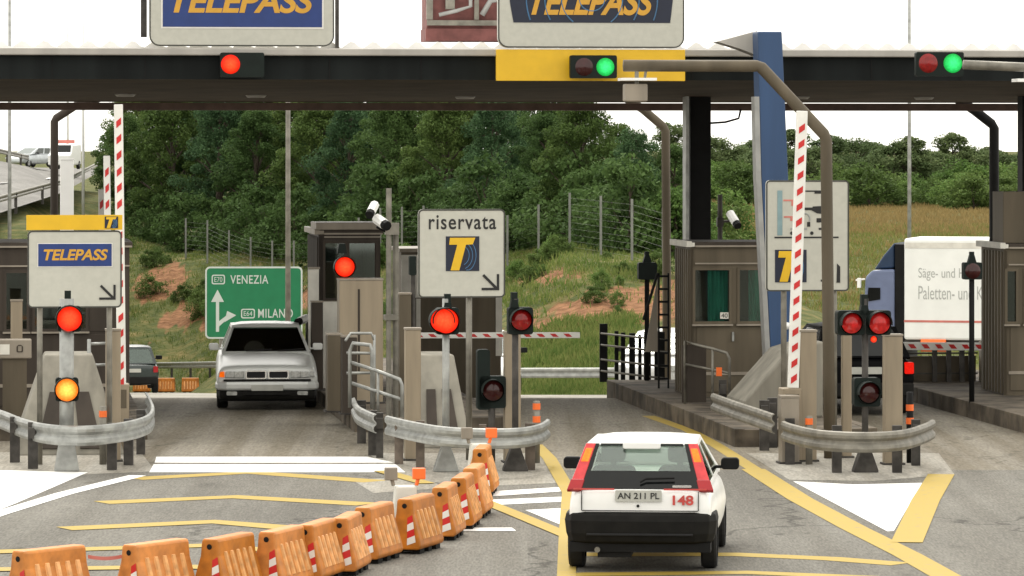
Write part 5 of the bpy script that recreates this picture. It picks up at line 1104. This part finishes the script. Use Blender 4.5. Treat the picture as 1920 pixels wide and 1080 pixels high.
def tree_proto(seed, h, rad, ncl, per, size, mt, clr=.25, crad=.62):
    rnd = random.Random(seed); t = thing('tree', 'x', 'tree', (0, 0, -50)); tm = MB(); cs = []
    tm.tube([(0, 0, 0), (.06, .05, h*.25), (-.05, .05, h*.55), (.05, 0, h*.85)], [h*.028, h*.022, h*.015, h*.004], 8)
    for k in range(ncl):
        v = clr+(1-clr)*((k+.5)/ncl); env = rad*(math.sin(math.pi*min(1, max(.04, (v-clr)/(1-clr)))**.75)*.85+.22)
        a = k*2.4+rnd.uniform(-.5, .5); r_ = env*math.sqrt(rnd.uniform(.12, 1.0))
        c = (r_*math.cos(a), r_*math.sin(a), v*h+rnd.uniform(-.25, .25), rnd.uniform(.6, 1.25)); cs.append(c)
        if k % 3 == 0: z0 = max(.12*h, c[2]-r_*.7-.4); tm.tube([(0, 0, z0), (c[0]*.5, c[1]*.5, z0+(c[2]-z0)*.6), c[:3]], [h*.010, h*.006, .01], 5)
    tm.build('trunk', M['bark'], t); lm = MB(); leaf_cloud(lm, rnd, cs, per, crad, size); lm.build('crown', mt, t, recalc=False)
    return t
rv = random.Random(11)
P1 = tree_proto(1, 8.6, 2.5, 95, 300, .135, M['leafa']); P2 = tree_proto(2, 8.6, 2.9, 100, 300, .145, M['leafb'], .15); P3 = tree_proto(3, 8.6, 2.4, 85, 300, .13, M['leafe'], .12)
protos = [P1, P2, P3]; used = set()
def place(pr, px, D, sc, label, group, dz=-.3, sx=1, ytop=None):
    o = pr if pr.name not in used else copy_tree(pr); used.add(pr.name)
    o.location = tpt(px, D, dz); o.rotation_euler = (0, 0, rv.uniform(0, 6.28)); 
    if ytop is not None: sc = (zz(ytop, D)-terrain_z(px, D))/{'tree': 8.6}.get('tree')
    o.scale = (sc*sx, sc*sx, sc); o['label'] = label; o['group'] = group
    return o
def fenceD(px):       # depth of the fence line at a picture column
    t_ = (px-340)/(1210-340); return 216+(143-216)*t_ if t_ < 1 else 143
wl = 'dark green leafy tree of the dense wood behind the wire fence'; wg = 'trees of the wood behind the toll plaza'
for i, px in enumerate(range(236, 1270, 86)):
    px += rv.uniform(-16, 16); place(protos[i % 3], px, fenceD(px)+rv.uniform(14, 19), 1, wl, wg, ytop=rv.uniform(165, 215) if px < 1120 else 235 if px < 1200 else 262)
for i, px in enumerate(range(280, 1215, 96)): px += rv.uniform(-20, 20); place(protos[(i+1) % 3], px, fenceD(px)+rv.uniform(24, 31), 1, wl, wg, ytop=rv.uniform(120, 160) if px < 1100 else 225)
for i, px in enumerate(range(320, 1150, 120)): place(protos[(i+2) % 3], px, fenceD(px)+rv.uniform(38, 46), 1, wl, wg, ytop=rv.uniform(112, 130) if px < 1080 else 190, sx=1.1)
P4 = tree_proto(4, 6.0, 2.3, 60, 220, .17, M['leafd'], .1)
P5 = tree_proto(5, 5.2, 2.6, 56, 220, .17, M['leafd'], .08)
for i, px in enumerate(range(1272, 2080, 36)):
    D = 372+rv.uniform(-22, 26); px += rv.uniform(-12, 12)
    place((P4, P5)[i % 2], px, D, rv.uniform(.78, 1.0) if px < 1830 else rv.uniform(.66, .84), 'small far tree in the row beyond the dry field', 'far trees in the row beyond the dry field', sx=1.35)
S1 = tree_proto(6, 1.7, .95, 30, 130, .10, M['leafc'], .05, .4); S1.name = 'bush'; S1['category'] = 'bush'
S2 = tree_proto(7, 1.5, 1.2, 32, 130, .11, M['leafb'], .03, .4); S2.name = 'bush'; S2['category'] = 'bush'
bl = 'leafy bush growing on the bank below the wire fence'; bgp = 'bushes on the bank below the wire fence'
for i in range(60):
    px = rv.uniform(270, 1230); f = rv.choice((rv.uniform(-17, -6), rv.uniform(-8, -3))); place((S1, S2)[i % 2], px, fenceD(px)+f, rv.uniform(.3, .85)*(.6 if px > 950 else 1), bl, bgp, dz=-.12)
S3 = tree_proto(8, 1.6, 1.1, 30, 130, .10, M['leafa'], .03, .4); S3.name = 'bush'; S3['category'] = 'bush'  # darker leaves: the shade under the trees is put into their colour
ul = 'tall shrub filling the undergrowth between fence and trees'; ug = 'shrubs of the undergrowth behind the fence'
for i in range(30):
    px = 250+i*33+rv.uniform(-10, 10); place(S3, px, fenceD(px)+rv.uniform(8, 13), rv.uniform(1.2, 2.2), ul, ug, dz=-.15)
for i in range(44):
    px = rv.uniform(1265, 1960); place((S1, S2)[i % 2], px, rv.uniform(300, 350), rv.uniform(1.0, 2.0), 'pale green bush before the far row of trees', 'pale bushes before the far trees', dz=-.2, sx=1.3)
for i in range(9):
    px = rv.uniform(1225, 1420); place((S1, S2)[i % 2], px, rv.uniform(150, 172), rv.uniform(.9, 1.7), 'green shrub between the booth and the dry field', 'shrubs beside the dry field', dz=-.2)
for i in range(8):
    px = rv.uniform(-40, 215); place((S1, S2)[i % 2], px, rv.uniform(150, 168) if px < 100 else rv.uniform(200, 235), rv.uniform(.5, .9), 'low shrub on the slope below the ramp', 'shrubs on the slope below the ramp', dz=-.2)
# grass: dense tufts on the bank, dry grass on the right field
def grass(name, mt, n, pick, hmin, hmax, wd, cl=6):
    rnd = random.Random(len(name)); g = MB()
    for _ in range(n):
        px, D = pick(rnd); c = tpt(px, D)
        for k in range(cl):
            x, y = c.x+rnd.gauss(0, .18), c.y+rnd.gauss(0, .18); h_ = rnd.uniform(hmin, hmax); a = rnd.uniform(0, 3.14); lx, ly = rnd.gauss(0, .3)*h_, rnd.gauss(0, .3)*h_
            dx, dy = math.cos(a)*wd, math.sin(a)*wd; o = len(g.v); z = c.z-.05
            g.v += [(x-dx, y-dy, z), (x+dx, y+dy, z), (x+lx*.5+dx*.7, y+ly*.5+dy*.7, z+h_*.6), (x+lx, y+ly, z+h_)]; g.f.append((o, o+1, o+2, o+3)); g.m.append(0)
    o = g.build(name, mt, recalc=False); o['kind'] = 'stuff'; o['label'] = {'grass': 'rough green grass growing over the bank', 'meadow_grass': 'yellow green meadow grass on the near part of the right field', 'dry_grass': 'dry straw coloured grass over the right hand field'}.get(name, 'grass'); o['category'] = 'grass'
def pick_bank(r):
    while True:
        if r.random() < .22: return r.uniform(925, 1190), 118.6+r.random()**1.5*13
        px = r.uniform(180, 1420); f = r.random(); fd = fenceD(px); D = fd-26+f*33 if px < 1230 else 118+f*50
        c = tpt(px, D); v = math.sin(c.x*.9+1.3)+math.sin(c.y*.37+c.x*.31)+math.sin(c.x*.41-c.y*.23+.6)
        if soil_amount(px, D) > .35 and r.random() < .93: continue
        if v > -.2 or r.random() < .35: return px, D
grass('grass', M['grassg'], 11000, pick_bank, .06, .30, .022)
def pick_dry(r):
    D = 225+100*r.random(); return (r.uniform(1260, 2000), D) if r.random() < .85 else (r.uniform(1260, 2000), 130+100*r.random())
grass('dry_grass', M['grassd'], 8000, pick_dry, .10, .42, .03)
def pick_field(r): return r.uniform(1255, 2000), 124+125*r.random()
grass('meadow_grass', M['grassm'], 8000, pick_field, .08, .34, .025)
# ------------------------------------------------------------------ wire fence on the bank
f0 = tpt(1245, 139.6); fe = thing('wire_fence', 'grey wire fence with slim posts along the top of the bank', 'fence', f0)
pts = []; D_ = 140.2
while D_ < 217:
    px_ = 340+(216-D_)/(216-143)*(1210-340); pts.append(tpt(px_, D_-.6)-f0); D_ += 4.9 if D_ < 170 else 3.4
for p in pts:
    b = MB(); b.box((p.x, p.y, p.z+.85), (.085, .085, 2.5)); b.build('fence_post', M['wire'], fe)
b = MB()
for k in range(9):
    for a, c in zip(pts, pts[1:]): b.tube([a+Vector((0, 0, .15+k*.22)), c+Vector((0, 0, .15+k*.22))], .003, 3)
b.build('fence_wire', M['wire'], fe)
